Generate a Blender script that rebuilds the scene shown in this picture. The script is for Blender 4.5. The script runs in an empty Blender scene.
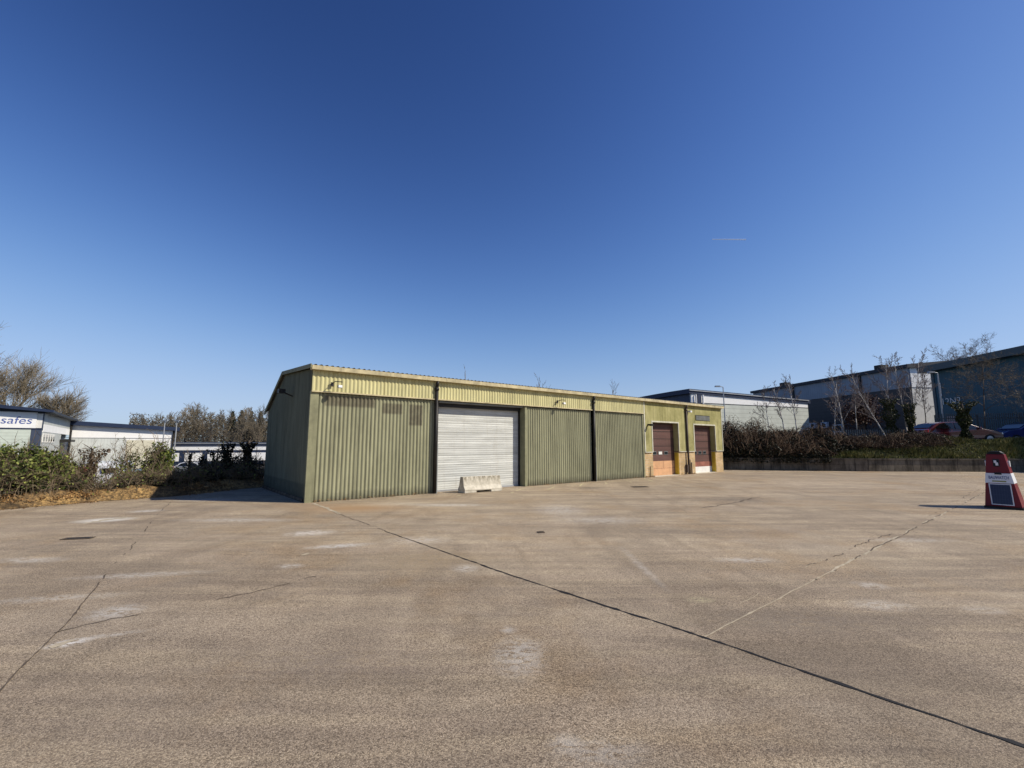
import bpy, math, random
from mathutils import Vector, Matrix
R = math.radians
sc = bpy.context.scene
COL = sc.collection

# ------------------------------------------------------------------ camera geometry
F, CX, CY, HOR, EYE = 458.0, 512.0, 384.0, 444.0, 1.55
PITCH = math.atan((HOR - CY) / F)

def ray(px, py):
    x = (px - CX) / F; y = -(py - CY) / F
    return (x, math.cos(PITCH) - y * math.sin(PITCH), math.sin(PITCH) + y * math.cos(PITCH))

def gnd(px, py, z=0.0):
    r = ray(px, py); t = (z - EYE) / r[2]
    return (r[0] * t, r[1] * t)

def at(px, py, Y):
    r = ray(px, py); t = Y / r[1]
    return (r[0] * t, Y, EYE + r[2] * t)

# ------------------------------------------------------------------ helpers
class MB:
    def __init__(s): s.v = []; s.f = []; s.smooth = False
    def add(s, vs, fs):
        n = len(s.v); s.v.extend(vs); s.f.extend([tuple(i + n for i in f) for f in fs])
    def box(s, x0, x1, y0, y1, z0, z1):
        s.add([(x0,y0,z0),(x1,y0,z0),(x1,y1,z0),(x0,y1,z0),(x0,y0,z1),(x1,y0,z1),(x1,y1,z1),(x0,y1,z1)],
              [(0,3,2,1),(4,5,6,7),(0,1,5,4),(1,2,6,5),(2,3,7,6),(3,0,4,7)])
    def bar(s, a, b, r0, r1=None, n=6):
        if r1 is None: r1 = r0
        a = Vector(a); b = Vector(b); d = b - a
        if d.length < 1e-6: return
        d.normalize()
        u = d.orthogonal().normalized(); w = d.cross(u)
        vs = []
        for c, r in ((a, r0), (b, r1)):
            for k in range(n):
                t = 2 * math.pi * k / n
                p = c + u * (math.cos(t) * r) + w * (math.sin(t) * r); vs.append(tuple(p))
        fs = [(k, (k + 1) % n, n + (k + 1) % n, n + k) for k in range(n)]
        fs += [tuple(range(n - 1, -1, -1)), tuple(range(n, 2 * n))]
        s.add(vs, fs)
    def prism(s, poly, h0, h1, axis='z'):
        """extrude a 2-D polygon; axis z: poly=(x,y), axis y: poly=(x,z), axis x: poly=(y,z)"""
        n = len(poly)
        def P(p, h):
            if axis == 'z': return (p[0], p[1], h)
            if axis == 'y': return (p[0], h, p[1])
            return (h, p[0], p[1])
        s.add([P(p, h0) for p in poly] + [P(p, h1) for p in poly],
              [(k, (k + 1) % n, n + (k + 1) % n, n + k) for k in range(n)] + [tuple(range(n - 1, -1, -1)), tuple(range(n, 2 * n))])
    def rot(s, rz, loc=(0,0,0), start=0):
        c, q = math.cos(rz), math.sin(rz)
        for i in range(start, len(s.v)):
            x, y, z = s.v[i]; s.v[i] = (x * c - y * q + loc[0], x * q + y * c + loc[1], z + loc[2])
    def build(s, name, mat, parent=None, smooth=False, bevel=0.0):
        me = bpy.data.meshes.new(name); me.from_pydata(s.v, [], s.f); me.update()
        import bmesh
        if not getattr(s, 'open', False):
            bm = bmesh.new(); bm.from_mesh(me); bmesh.ops.recalc_face_normals(bm, faces=bm.faces); bm.to_mesh(me); bm.free()
        o = bpy.data.objects.new(name, me); COL.objects.link(o)
        if mat: me.materials.append(mat)
        if parent is not None: o.parent = parent
        if smooth:
            for p in me.polygons: p.use_smooth = True
        if bevel > 0:
            m = o.modifiers.new('bevel', 'BEVEL'); m.width = bevel; m.segments = 2; m.limit_method = 'ANGLE'
        return o

def tag(o, label=None, cat=None, group=None, kind=None):
    if label: o['label'] = label
    if cat: o['category'] = cat
    if group: o['group'] = group
    if kind: o['kind'] = kind
    return o

def empty(name, loc, rz=0.0, label=None, cat=None, group=None):
    o = bpy.data.objects.new(name, None); COL.objects.link(o)
    o.location = loc; o.rotation_euler = (0, 0, rz); o.empty_display_size = 0.3
    return tag(o, label, cat, group)

def part(name, mat, parent, fn, smooth=False, bevel=0.0):
    m = MB(); fn(m); return m.build(name, mat, parent, smooth, bevel)

def boxp(name, mat, parent, *b, bevel=0.0):
    m = MB(); m.box(*b); return m.build(name, mat, parent, False, bevel)

def copy_tree(o, parent=None):
    c = o.copy(); COL.objects.link(c)
    if parent is not None: c.parent = parent
    for ch in list(o.children): copy_tree(ch, c)
    return c

# ------------------------------------------------------------------ materials
class NB:
    def __init__(s, name):
        s.m = bpy.data.materials.new(name); s.m.use_nodes = True
        s.t = s.m.node_tree; s.n = s.t.nodes; s.l = s.t.links
        s.b = s.n['Principled BSDF']
    def new(s, ty, **kw):
        n = s.n.new(ty)
        for k, v in kw.items():
            if k in n.inputs.keys() if isinstance(k, str) else False: n.inputs[k].default_value = v
            else: setattr(n, k, v)
        return n
    def link(s, a, b): s.l.new(a, b)
    def coord(s, kind='Object'): return s.n.new('ShaderNodeTexCoord').outputs[kind]
    def mapping(s, vec, scale=(1,1,1), loc=(0,0,0), rot=(0,0,0), vt='POINT'):
        n = s.n.new('ShaderNodeMapping'); n.vector_type = vt
        n.inputs['Scale'].default_value = scale; n.inputs['Location'].default_value = loc; n.inputs['Rotation'].default_value = rot
        s.link(vec, n.inputs['Vector']); return n.outputs[0]
    def noise(s, vec, scale, detail=4, rough=0.6, dist=0.0):
        n = s.n.new('ShaderNodeTexNoise'); n.inputs['Scale'].default_value = scale; n.inputs['Detail'].default_value = detail
        n.inputs['Roughness'].default_value = rough; n.inputs['Distortion'].default_value = dist
        s.link(vec, n.inputs['Vector']); return n.outputs['Fac']
    def ramp(s, fac, stops):
        n = s.n.new('ShaderNodeValToRGB'); e = n.color_ramp.elements
        while len(e) < len(stops): e.new(0.5)
        for k, (p, c) in enumerate(stops):
            e[k].position = p; e[k].color = (*c, 1) if isinstance(c, tuple) else (c, c, c, 1)
        s.link(fac, n.inputs['Fac']); return n.outputs['Color']
    def mix(s, fac, a, b, mode='MIX'):
        n = s.n.new('ShaderNodeMix'); n.data_type = 'RGBA'; n.blend_type = mode
        if isinstance(fac, (int, float)): n.inputs[0].default_value = fac
        else: s.link(fac, n.inputs[0])
        for k, v in ((6, a), (7, b)):
            if isinstance(v, tuple): n.inputs[k].default_value = (*v, 1)
            else: s.link(v, n.inputs[k])
        return n.outputs[2]
    def math(s, op, a, b=None, clamp=False):
        n = s.n.new('ShaderNodeMath'); n.operation = op; n.use_clamp = clamp
        for k, v in ((0, a), (1, b)):
            if v is None: continue
            if isinstance(v, (int, float)): n.inputs[k].default_value = v
            else: s.link(v, n.inputs[k])
        return n.outputs[0]
    def sep(s, vec):
        n = s.n.new('ShaderNodeSeparateXYZ'); s.link(vec, n.inputs[0]); return n.outputs
    def bump(s, h, strength=0.3, dist=0.01, prev=None):
        n = s.n.new('ShaderNodeBump'); n.inputs['Strength'].default_value = strength; n.inputs['Distance'].default_value = dist
        s.link(h, n.inputs['Height'])
        if prev is not None: s.link(prev, n.inputs['Normal'])
        s.link(n.outputs[0], s.b.inputs['Normal']); return n.outputs[0]
    def done(s, col=None, rough=0.8, metal=0.0, spec=0.3):
        if col is not None:
            if isinstance(col, tuple): s.b.inputs['Base Color'].default_value = (*col, 1)
            else: s.link(col, s.b.inputs['Base Color'])
        s.b.inputs['Roughness'].default_value = rough; s.b.inputs['Metallic'].default_value = metal
        s.b.inputs['Specular IOR Level'].default_value = spec
        return s.m

def sc3(c, k): return tuple(min(1, x * k) for x in c)

def pm(name, c, rough=0.7, metal=0.0, var=0.25, scale=3.0, bump=0.15, streak=0.0, spec=0.3, fine=40.0):
    """general weathered surface: blotches, fine speckle, optional downward streaks"""
    b = NB(name); co = b.coord()
    n1 = b.noise(co, scale, 6, 0.65); n2 = b.noise(co, fine, 3, 0.7)
    col = b.ramp(n1, [(0.3, sc3(c, 1 - var)), (0.7, sc3(c, 1 + var))])
    col = b.mix(b.math('MULTIPLY', n2, 0.25), col, sc3(c, 0.5))
    if streak > 0:
        st = b.noise(b.mapping(co, (9, 9, 0.5)), 1.0, 4, 0.7)
        m = b.ramp(st, [(0.5, 0.0), (0.72, streak)])
        col = b.mix(m, col, sc3(c, 0.4))
    if bump: b.bump(n2, bump, 0.01)
    return b.done(col, rough, metal, spec)

def leafmat(name, cs, rough=0.6, trans=True):
    b = NB(name)
    g = b.n.new('ShaderNodeNewGeometry')
    k = len(cs) - 1
    col = b.ramp(g.outputs['Random Per Island'], [(i / max(k, 1), c) for i, c in enumerate(cs)])
    n = b.noise(b.coord(), 1.3, 3)
    col = b.mix(b.ramp(n, [(0.35, 0.55), (0.6, 0.0)]), col, sc3(cs[0], 0.35))
    return b.done(col, rough, 0, 0.25)

M = {}
# --- concrete yard
def yard_mat():
    b = NB('yard_concrete'); co = b.coord()
    big = b.noise(co, 0.16, 6, 0.6, 0.6)
    base = b.ramp(big, [(0.28, (0.315, 0.254, 0.186)), (0.5, (0.42, 0.343, 0.255)), (0.72, (0.52, 0.43, 0.325))])
    # swept, tyre-dragged streaks
    st = b.noise(b.mapping(co, (0.32, 3.6, 1), rot=(0, 0, R(-17))), 1.0, 3, 0.6, 0.8)
    base = b.mix(b.ramp(st, [(0.42, 0.0), (0.6, 0.75)]), base, (0.52, 0.43, 0.305))
    st2 = b.noise(b.mapping(co, (0.22, 2.3, 1), loc=(7, 3, 0), rot=(0, 0, R(24))), 1.0, 3, 0.6, 1.2)
    base = b.mix(b.ramp(st2, [(0.48, 0.0), (0.66, 0.4)]), base, (0.21, 0.17, 0.128))
    st3 = b.noise(b.mapping(co, (.13, .8, 1), loc=(3, 9, 0), rot=(0, 0, R(-12))), 1.0, 4, 0.65, 1.0)
    base = b.mix(b.ramp(st3, [(.38, .3), (.52, 0.0)]), base, (.22, .178, .13))
    base = b.mix(b.ramp(st3, [(.53, 0.0), (.68, .5)]), base, (.53, .445, .335))
    st4 = b.noise(b.mapping(co, (.5, .11, 1), loc=(1, 2, 0), rot=(0, 0, R(38))), 1.0, 4, 0.65, 1.5)
    base = b.mix(b.ramp(st4, [(.52, 0.0), (.62, .4)]), base, (.24, .19, .135))
    ring = b.n.new('ShaderNodeTexWave'); ring.wave_type = 'RINGS'; ring.rings_direction = 'Z'; ring.inputs['Scale'].default_value = .75; ring.inputs['Distortion'].default_value = 3.5; ring.inputs['Detail'].default_value = 4; ring.inputs['Detail Scale'].default_value = .7
    b.link(b.mapping(co, (1, 1, 1), loc=(-4.5, -24, 0)), ring.inputs['Vector'])
    rmask = b.ramp(b.noise(co, .22, 4, .6, .5), [(.48, 0.0), (.62, .4)])
    base = b.mix(b.math('MULTIPLY', rmask, b.ramp(ring.outputs['Fac'], [(.55, 0.0), (.9, 1.0)])), base, (.47, .39, .28))
    warm = b.noise(co, .37, 5, .7, .3)
    base = b.mix(b.ramp(warm, [(.5, 0.0), (.68, .55)]), base, (.36, .245, .125))
    mid = b.noise(co, 1.7, 4, 0.6)
    base = b.mix(b.ramp(mid, [(0.45, 0.0), (0.75, 0.45)]), base, (0.2, 0.165, 0.128))
    # exposed aggregate
    vn = b.n.new('ShaderNodeTexVoronoi'); vn.inputs['Scale'].default_value = 150; b.link(co, vn.inputs['Vector'])
    sep = b.n.new('ShaderNodeSeparateColor'); b.link(vn.outputs['Color'], sep.inputs[0])
    stone = b.ramp(sep.outputs[0], [(0.0, (0.16, 0.14, 0.12)), (0.25, (0.36, 0.33, 0.30)), (0.6, (0.62, 0.6, 0.56)), (0.88, (0.86, 0.82, 0.76)), (1.0, (1.0, 1.0, 0.97))])
    agg = b.noise(co, 0.5, 5, 0.6)
    v2 = b.n.new('ShaderNodeVectorMath'); v2.operation = 'SCALE'; v2.inputs['Scale'].default_value = 2.0; b.link(stone, v2.inputs[0])
    base = b.mix(b.ramp(agg, [(0.3, 0.55), (0.6, 0.9)]), base, v2.outputs[0], 'MULTIPLY')
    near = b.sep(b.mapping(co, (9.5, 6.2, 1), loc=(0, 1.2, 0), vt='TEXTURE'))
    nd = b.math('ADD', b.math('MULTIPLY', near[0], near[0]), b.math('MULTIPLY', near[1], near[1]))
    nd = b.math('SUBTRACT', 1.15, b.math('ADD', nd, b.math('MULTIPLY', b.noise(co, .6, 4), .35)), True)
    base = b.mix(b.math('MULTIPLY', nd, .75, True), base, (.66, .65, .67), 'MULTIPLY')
    edge = b.ramp(vn.outputs['Distance'], [(0.0, 1.0), (0.6, 0.72)])
    base = b.mix(0.8, base, edge, 'MULTIPLY')
    sp = b.noise(co, 330, 2, 0.8)
    base = b.mix(b.ramp(sp, [(0.55, 0.0), (0.7, 0.5)]), base, (0.1, 0.085, 0.07))
    # pale chalky spills and rusty / dark stains at their real places
    rag = b.noise(b.mapping(co, (.8, 1.5, 1)), 12, 8, 0.8, .8)
    def blot(px, py, w, h, col, amt, rot=0.0, lo=0.455):
        nonlocal base
        x, y = gnd(px, py); x2, y0 = gnd(px, py + h / 2); _, y1 = gnd(px, py - h / 2)
        rx = w / 2 * y / F; ry = max(0.03, (y1 - y0) / 2)
        v = b.mapping(co, (rx, ry, 1), loc=(x, y, 0), rot=(0, 0, rot), vt='TEXTURE')
        s = b.sep(v)
        d = b.math('SQRT', b.math('ADD', b.math('POWER', b.math('ABSOLUTE', s[0]), 2), b.math('POWER', b.math('ABSOLUTE', s[1]), 2)))
        m = b.math('SUBTRACT', 1.25, d, True)
        m = b.math('MULTIPLY', m, b.ramp(rag, [(lo, 0.0), (lo + 0.05, amt)]), True)
        base = b.mix(m, base, col)
    W = (0.6, 0.57, 0.52)
    for a in [(115, 612, 44, 16, W, .55), (68, 643, 34, 9, (0.7, .66, .6), .95, 0.5), (105, 520, 46, 5, (0.7, .66, .58), .95, 0.35, .36), (147, 511, 30, 3, W, .8, .3),
              (520, 655, 50, 40, W, .42), (600, 752, 90, 34, W, .22), (565, 742, 30, 20, W, .25), (310, 533, 44, 6, (0.66, .6, .52), .9, .3), (338, 546, 60, 4, W, .8, .3), (290, 566, 26, 5, W, .5),
              (880, 605, 60, 12, W, .35), (870, 585, 30, 8, W, .45), (465, 568, 26, 8, W, .6), (508, 630, 16, 8, W, .35), (985, 610, 40, 9, W, .3), (30, 560, 70, 6, W, .45), (140, 575, 120, 6, W, .4, .2),
              (60, 598, 120, 8, W, .35, .2), (600, 520, 90, 8, W, .4), (560, 510, 50, 12, W, .45), (420, 540, 60, 8, W, .4), (380, 505, 90, 4, (0.6, .53, .42), .8, .3), (745, 560, 60, 6, W, .5),
              (640, 565, 10, 40, W, .3), (240, 520, 120, 4, W, .5), (910, 540, 90, 5, W, .35), (700, 600, 26, 6, (0.55, .5, .3), .5), (205, 500, 60, 3, W, .5), (450, 505, 80, 3, W, .6), (110, 635, 60, 5, W, .4, .4)]:
        blot(*a)
    for a in [(735, 500, 90, 7, (.12, .10, .08), .7), (590, 488, 30, 3, (.1, .085, .07), .7), (355, 508, 110, 10, (.36, .23, .12), .9, 0, .3), (430, 560, 120, 22, (.34, .25, .14), .5), (300, 505, 90, 6, (.33, .22, .13), .7),
              (800, 620, 220, 30, (.2, .165, .13), .5), (550, 478, 200, 5, (.2, .16, .12), .6), (690, 530, 200, 14, (.17, .14, .11), .45), (330, 660, 260, 40, (.25, .2, .16), .4), (860, 500, 160, 8, (.2, .17, .13), .4)]:
        blot(*a)
    h = b.math('ADD', b.math('MULTIPLY', vn.outputs['Distance'], -0.6), b.math('MULTIPLY', mid, 1.2))
    b.bump(h, 0.55, 0.006)
    return b.done(base, 0.82, 0, 0.25)
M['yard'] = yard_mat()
M['tar'] = pm('bitumen', (0.018, 0.016, 0.014), 0.7, var=.4, scale=9)
M['crack'] = pm('crack_dirt', (0.11, 0.083, 0.06), 0.95, var=.5, scale=11)
M['sealant'] = pm('pale_sealant', (0.46, 0.39, 0.28), 0.9, var=.35, scale=6)
M['oldline'] = pm('worn_yellow_line', (0.58, 0.5, 0.3), 0.85, var=.4, scale=14)
M['earth'] = None
def earth_mat():
    b = NB('earth_litter'); co = b.coord()
    n = b.noise(co, 0.9, 6, 0.7, .5); v = b.noise(co, 14, 4, 0.8)
    c = b.ramp(n, [(0.35, (0.07, 0.05, 0.03)), (0.48, (0.3, 0.19, 0.085)), (0.62, (0.52, 0.33, 0.13))])
    c = b.mix(b.ramp(v, [(0.42, 0.85), (0.62, 0.0)]), c, (0.05, 0.037, 0.025))
    b.bump(v, 0.9, 0.05); return b.done(c, 0.95, 0, 0.1)
M['earth'] = earth_mat()
def grass_ground():
    b = NB('rough_grass_ground'); co = b.coord()
    n = b.noise(co, 0.8, 6, 0.7); v = b.noise(co, 11, 4, 0.8)
    c = b.ramp(n, [(0.35, (0.035, 0.03, 0.018)), (0.55, (0.06, 0.065, 0.025)), (0.7, (0.1, 0.1, 0.04))])
    c = b.mix(b.ramp(v, [(0.45, 0.7), (0.6, 0.0)]), c, (0.02, 0.017, 0.012))
    b.bump(v, 1, 0.06); return b.done(c, 0.95, 0, 0.1)
M['grassg'] = grass_ground()
M['asphalt'] = pm('asphalt', (0.055, 0.053, 0.05), 0.9, var=.3, scale=.7)

# --- warehouse cladding
def clad(name, c, lime=0.25, dirt=(0.05, 0.045, 0.03), patches=(), moss=0.0):
    b = NB(name); co = b.coord(); s = b.sep(co)
    n = b.noise(b.mapping(co, (1.2, 1.2, .35)), 1.6, 6, .7)
    col = b.ramp(n, [(0.3, sc3(c, .72)), (.5, c), (.72, sc3(c, 1.22))])
    pn = b.noise(b.mapping(co, (8.7, .01, .01)), 1.0, 0)     # each corrugation differs a little
    col = b.mix(b.math('MULTIPLY', pn, .35), col, sc3(c, .65))
    st = b.noise(b.mapping(co, (14, 14, .45)), 1.0, 4, .7)
    col = b.mix(b.ramp(st, [(.52, 0.0), (.7, .5)]), col, dirt)
    if lime:
        l = b.noise(b.mapping(co, (3, 3, 2.2)), 3.3, 7, .75)
        lowz = b.ramp(s[2], [(0.0, 1.0), (0.5, .15), (1.0, .1)])
        lm = b.math('MULTIPLY', b.ramp(l, [(.55, 0.0), (.66, lime * 2)]), lowz, True)
        col = b.mix(lm, col, (.5, .48, .38))
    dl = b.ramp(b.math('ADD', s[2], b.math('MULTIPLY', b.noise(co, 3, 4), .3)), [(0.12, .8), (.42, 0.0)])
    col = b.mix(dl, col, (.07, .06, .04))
    for (x0, x1, z0, z1, pc, amt) in patches:
        m = None
        for ch, lo, hi in ((0, x0, x1), (2, z0, z1)):
            a = b.math('MULTIPLY', b.math('SUBTRACT', s[ch], lo), 18.0, True); q = b.math('MULTIPLY', b.math('SUBTRACT', hi, s[ch]), 18.0, True)
            a = b.math('MULTIPLY', a, q); m = a if m is None else b.math('MULTIPLY', m, a)
        m = b.math('MULTIPLY', m, b.ramp(b.noise(co, 5, 4), [(.3, amt * .6), (.55, amt)]))
        col = b.mix(m, col, pc)
    f = b.noise(co, 60, 3, .7); b.bump(f, .2, .006)
    return b.done(col, .85, 0, .2)
GP = (.10, .085, .06)
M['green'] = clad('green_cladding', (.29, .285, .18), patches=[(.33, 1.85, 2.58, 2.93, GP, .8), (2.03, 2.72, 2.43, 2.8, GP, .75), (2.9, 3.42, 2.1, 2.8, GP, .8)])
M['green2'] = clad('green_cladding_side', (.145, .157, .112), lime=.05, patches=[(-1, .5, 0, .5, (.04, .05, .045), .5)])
M['yellow'] = clad('cream_fascia', (.55, .51, .27), lime=.0, dirt=(.3, .24, .08))
def panelmat():
    b = NB('olive_wall_panel'); co = b.coord(); s = b.sep(co)
    n = b.noise(co, .9, 6, .7, .4)
    col = b.ramp(n, [(.35, (.22, .205, .085)), (.5, (.34, .31, .14)), (.68, (.48, .435, .22))])
    w = b.math('FRACT', b.math('DIVIDE', b.math('ADD', s[0], .35), .62))
    g = b.ramp(w, [(0.0, 1.0), (.03, 0.0), (.97, 0.0), (1.0, 1.0)])
    col = b.mix(b.math('MULTIPLY', g, .75), col, (.08, .07, .03))
    cell = b.noise(b.mapping(co, (1.61, .001, .001), loc=(.4, 0, 0)), 1.2, 0)
    col = b.mix(b.math('MULTIPLY', cell, .45), col, (.25, .24, .08))
    st = b.noise(b.mapping(co, (10, 10, .6)), 1.0, 4, .7)
    col = b.mix(b.ramp(st, [(.5, 0.0), (.68, .5)]), col, (.12, .11, .04))
    b.bump(b.noise(co, 40, 3), .2, .006); return b.done(col, .85, 0, .2)
M['panel'] = panelmat()
def brickmat(name, c1, c2, mort, sx=4.3, rowh=.075):
    b = NB(name); co = b.coord(); s = b.sep(co)
    cmb = b.n.new('ShaderNodeCombineXYZ'); b.link(s[0], cmb.inputs[0]); b.link(s[2], cmb.inputs[1])
    t = b.n.new('ShaderNodeTexBrick'); t.inputs['Scale'].default_value = 1.0
    t.inputs['Brick Width'].default_value = .225; t.inputs['Row Height'].default_value = rowh; t.inputs['Mortar Size'].default_value = .009
    t.inputs['Color1'].default_value = (*c1, 1); t.inputs['Color2'].default_value = (*c2, 1); t.inputs['Mortar'].default_value = (*mort, 1)
    b.link(cmb.outputs[0], t.inputs['Vector'])
    n = b.noise(co, 1.5, 5); col = b.mix(b.ramp(n, [(.4, .6), (.6, 0.0)]), t.outputs['Color'], sc3(c1, .5))
    b.bump(t.outputs['Fac'], -.3, .006); return b.done(col, .9, 0, .15)
M['brick'] = brickmat('buff_brick', (.5, .34, .16), (.62, .42, .2), (.5, .45, .36))
M['trim'] = pm('pale_trim', (.56, .54, .43), .7, streak=.4)
M['greentrim'] = pm('green_trim', (.24, .235, .14), .75, streak=.4)
M['gutter'] = pm('weathered_gutter', (.5, .43, .26), .75, var=.35, streak=.5)
M['roof'] = pm('fibre_cement_roof', (.3, .28, .23), .9, var=.4, scale=2)
M['blackpipe'] = pm('black_downpipe', (.02, .018, .016), .5, var=.3)
M['brownpipe'] = pm('brown_downpipe', (.07, .05, .04), .6)
M['greypipe'] = pm('grey_pipe', (.22, .23, .22), .6)
M['dark'] = pm('dark_interior', (.012, .012, .012), .9)
def shutter(name, c, pitch, rust=.2):
    b = NB(name); co = b.coord(); s = b.sep(co)
    n = b.noise(b.mapping(co, (.6, 1, 6)), 1.3, 6, .7)
    col = b.ramp(n, [(.3, sc3(c, .7)), (.55, c), (.75, sc3(c, 1.15))])
    row = b.noise(b.mapping(co, (.02, .01, 7.0)), 1.0, 2)
    col = b.mix(b.ramp(row, [(.42, 0.0), (.62, .6)]), col, sc3(c, .6))
    st = b.noise(b.mapping(co, (8, 8, .8)), 1.0, 4)
    col = b.mix(b.ramp(st, [(.55, 0.0), (.75, rust)]), col, (.22, .17, .1))
    b.bump(b.noise(co, 35, 3), .15, .005); return b.done(col, .55, .0, .35)
M['shutter'] = shutter('galvanised_shutter', (.58, .585, .545), .1)
M['brown'] = shutter('brown_sectional_door', (.115, .056, .047), .3, .15)
M['orange'] = pm('tan_door_panel', (.6, .34, .18), .6, var=.2)
M['redpanel'] = pm('rusty_red_panel', (.26, .1, .07), .7, var=.4)
M['whitepanel'] = pm('white_panel', (.75, .73, .68), .5, var=.12)
M['yellowguard'] = pm('yellow_guard_paint', (.55, .38, .04), .6, var=.3)
def concmat():
    b = NB('stained_concrete'); co = b.coord(); s = b.sep(co)
    n = b.noise(co, 5, 6, .7); col = b.ramp(n, [(.35, (.42, .38, .3)), (.65, (.66, .61, .5))])
    st = b.noise(b.mapping(co, (14, 14, 2)), 1, 4, .7); z = b.ramp(s[2], [(.25, 0.0), (.5, 1.0)])
    col = b.mix(b.math('MULTIPLY', b.ramp(st, [(.42, 0.0), (.6, .9)]), z, True), col, (.12, .1, .06))
    b.bump(b.noise(co, 50, 4, .7), .5, .01); return b.done(col, .9, 0, .2)
M['conc'] = concmat()
def retmat():
    b = NB('retaining_wall_concrete'); co = b.coord(); s = b.sep(co)
    n = b.noise(co, 1.2, 6, .7); col = b.ramp(n, [(.35, (.08, .066, .05)), (.65, (.2, .168, .125))])
    st = b.noise(b.mapping(co, (4, 4, .8)), 1, 5, .7); col = b.mix(b.ramp(st, [(.45, 0.0), (.65, .8)]), col, (.03, .026, .02))
    jz = b.ramp(b.math('FRACT', b.math('DIVIDE', s[2], .36)), [(0.0, 1.0), (.06, 0.0)])
    jx = b.ramp(b.math('FRACT', b.math('DIVIDE', s[0], 2.4)), [(0.0, 1.0), (.02, 0.0)])
    col = b.mix(b.math('MAXIMUM', jz, jx), col, (.015, .013, .012))
    b.bump(b.noise(co, 20, 4, .7), .5, .02); return b.done(col, .92, 0, .15)
M['retwall'] = retmat()
# --- paints, metals, glass
M['blue'] = pm('navy_cladding', (.02, .032, .07), .5, var=.15, scale=1)
M['bluegrey'] = pm('slate_blue_cladding', (.055, .07, .11), .55, var=.15, scale=1)
M['white'] = pm('white_cladding', (.88, .87, .85), .5, var=.06, scale=.8)
def ribbed(name, c, horiz, pitch, depth=.5, rough=.55):
    b = NB(name); co = b.coord(); s = b.sep(co)
    a = s[2] if horiz else s[0]
    f = b.math('FRACT', b.math('DIVIDE', a, pitch))
    g = b.ramp(f, [(0.0, 1.0), (.12, 0.0), (.88, 0.0), (1.0, 1.0)])
    n = b.noise(co, .7, 5, .6); col = b.ramp(n, [(.3, sc3(c, .85)), (.7, sc3(c, 1.12))])
    col = b.mix(b.math('MULTIPLY', g, depth), col, sc3(c, .35))
    b.bump(g, -.4, .02); return b.done(col, rough, 0, .3)
M['palegrey'] = ribbed('pale_grey_green_cladding', (.52, .54, .48), True, .5, .4)
M['whiterib'] = ribbed('white_ribbed_cladding', (.74, .74, .72), False, .35, .15)
M['greyrib'] = ribbed('grey_ribbed_cladding', (.56, .58, .55), False, .33, .3)
M['midgrey'] = ribbed('blue_grey_cladding_band', (.27, .3, .34), False, .4, .3)
M['brownclad'] = ribbed('dark_brown_cladding', (.055, .05, .052), True, .4, .4)
M['teal'] = ribbed('dark_teal_cladding', (.02, .08, .12), False, .3, .5)
M['tealtrim'] = pm('slate_fascia', (.06, .085, .1), .5, var=.1)
M['darkroof'] = pm('dark_roof_edge', (.035, .04, .05), .6, var=.2)
M['creamdoor'] = ribbed('cream_roller_door', (.62, .58, .45), True, .12, .3)
M['slatdoor'] = ribbed('pale_green_roller_door', (.55, .6, .52), True, .3, .45)
M['winglass'] = NB('window_glass').done((.02, .025, .03), .08, 0, .6)
M['carglass'] = NB('car_glass').done((.008, .009, .011), .05, 0, .7)
def paint(name, c, rough=.25):
    b = NB(name); n = b.noise(b.coord(), 2, 3); col = b.ramp(n, [(.3, sc3(c, .92)), (.7, sc3(c, 1.06))])
    b.b.inputs['Coat Weight'].default_value = .6; return b.done(col, rough, 0, .5)
M['redcar'] = paint('dark_red_car_paint', (.085, .008, .012))
M['bluecar'] = paint('deep_blue_car_paint', (.008, .02, .13))
M['whitecar'] = paint('white_car_paint', (.72, .73, .74))
M['greencar'] = paint('grey_green_car_paint', (.2, .25, .24))
M['tyre'] = pm('tyre_rubber', (.015, .015, .015), .85)
M['rim'] = NB('alloy_rim').done((.45, .45, .46), .3, .9, .5)
M['lampglass'] = NB('headlight_lens').done((.75, .75, .74), .1, .2, .6)
M['redlens'] = NB('red_lens').done((.5, .01, .01), .2, 0, .5)
M['alarmred'] = pm('red_plastic', (.15, .005, .008), .4, var=.12)
M['alarmwhite'] = pm('white_plastic', (.72, .73, .75), .4, var=.06)
M['black'] = pm('black_plastic', (.012, .012, .013), .5)
M['navytext'] = pm('navy_lettering', (.03, .05, .2), .5, var=.05)
M['bluetext'] = pm('blue_lettering', (.09, .13, .36), .5, var=.05)
M['greytext'] = pm('pale_grey_lettering', (.6, .62, .64), .6, var=.2, scale=6)
M['olive'] = pm('olive_strip', (.25, .26, .08), .5)
def solarmat():
    b = NB('solar_cells'); co = b.coord(); s = b.sep(co)
    f = b.ramp(b.math('FRACT', b.math('DIVIDE', s[0], .045)), [(0.0, 1.0), (.1, 0.0)])
    g = b.ramp(b.math('FRACT', b.math('DIVIDE', s[2], .11)), [(0.0, 1.0), (.05, 0.0)])
    return b.done(b.mix(b.math('MAXIMUM', f, g), (.008, .012, .045), (.04, .05, .1)), .25, 0, .35)
M['solar'] = solarmat()
M['galv'] = pm('galvanised_steel', (.42, .43, .44), .45, .5, var=.15)
M['fence'] = pm('palisade_steel', (.12, .13, .13), .6, .3)
M['redbar'] = pm('red_barrier_plastic', (.6, .2, .12), .6)
M['lamp'] = NB('floodlight_glass').done((.9, .9, .88), .3, 0, .5)
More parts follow.
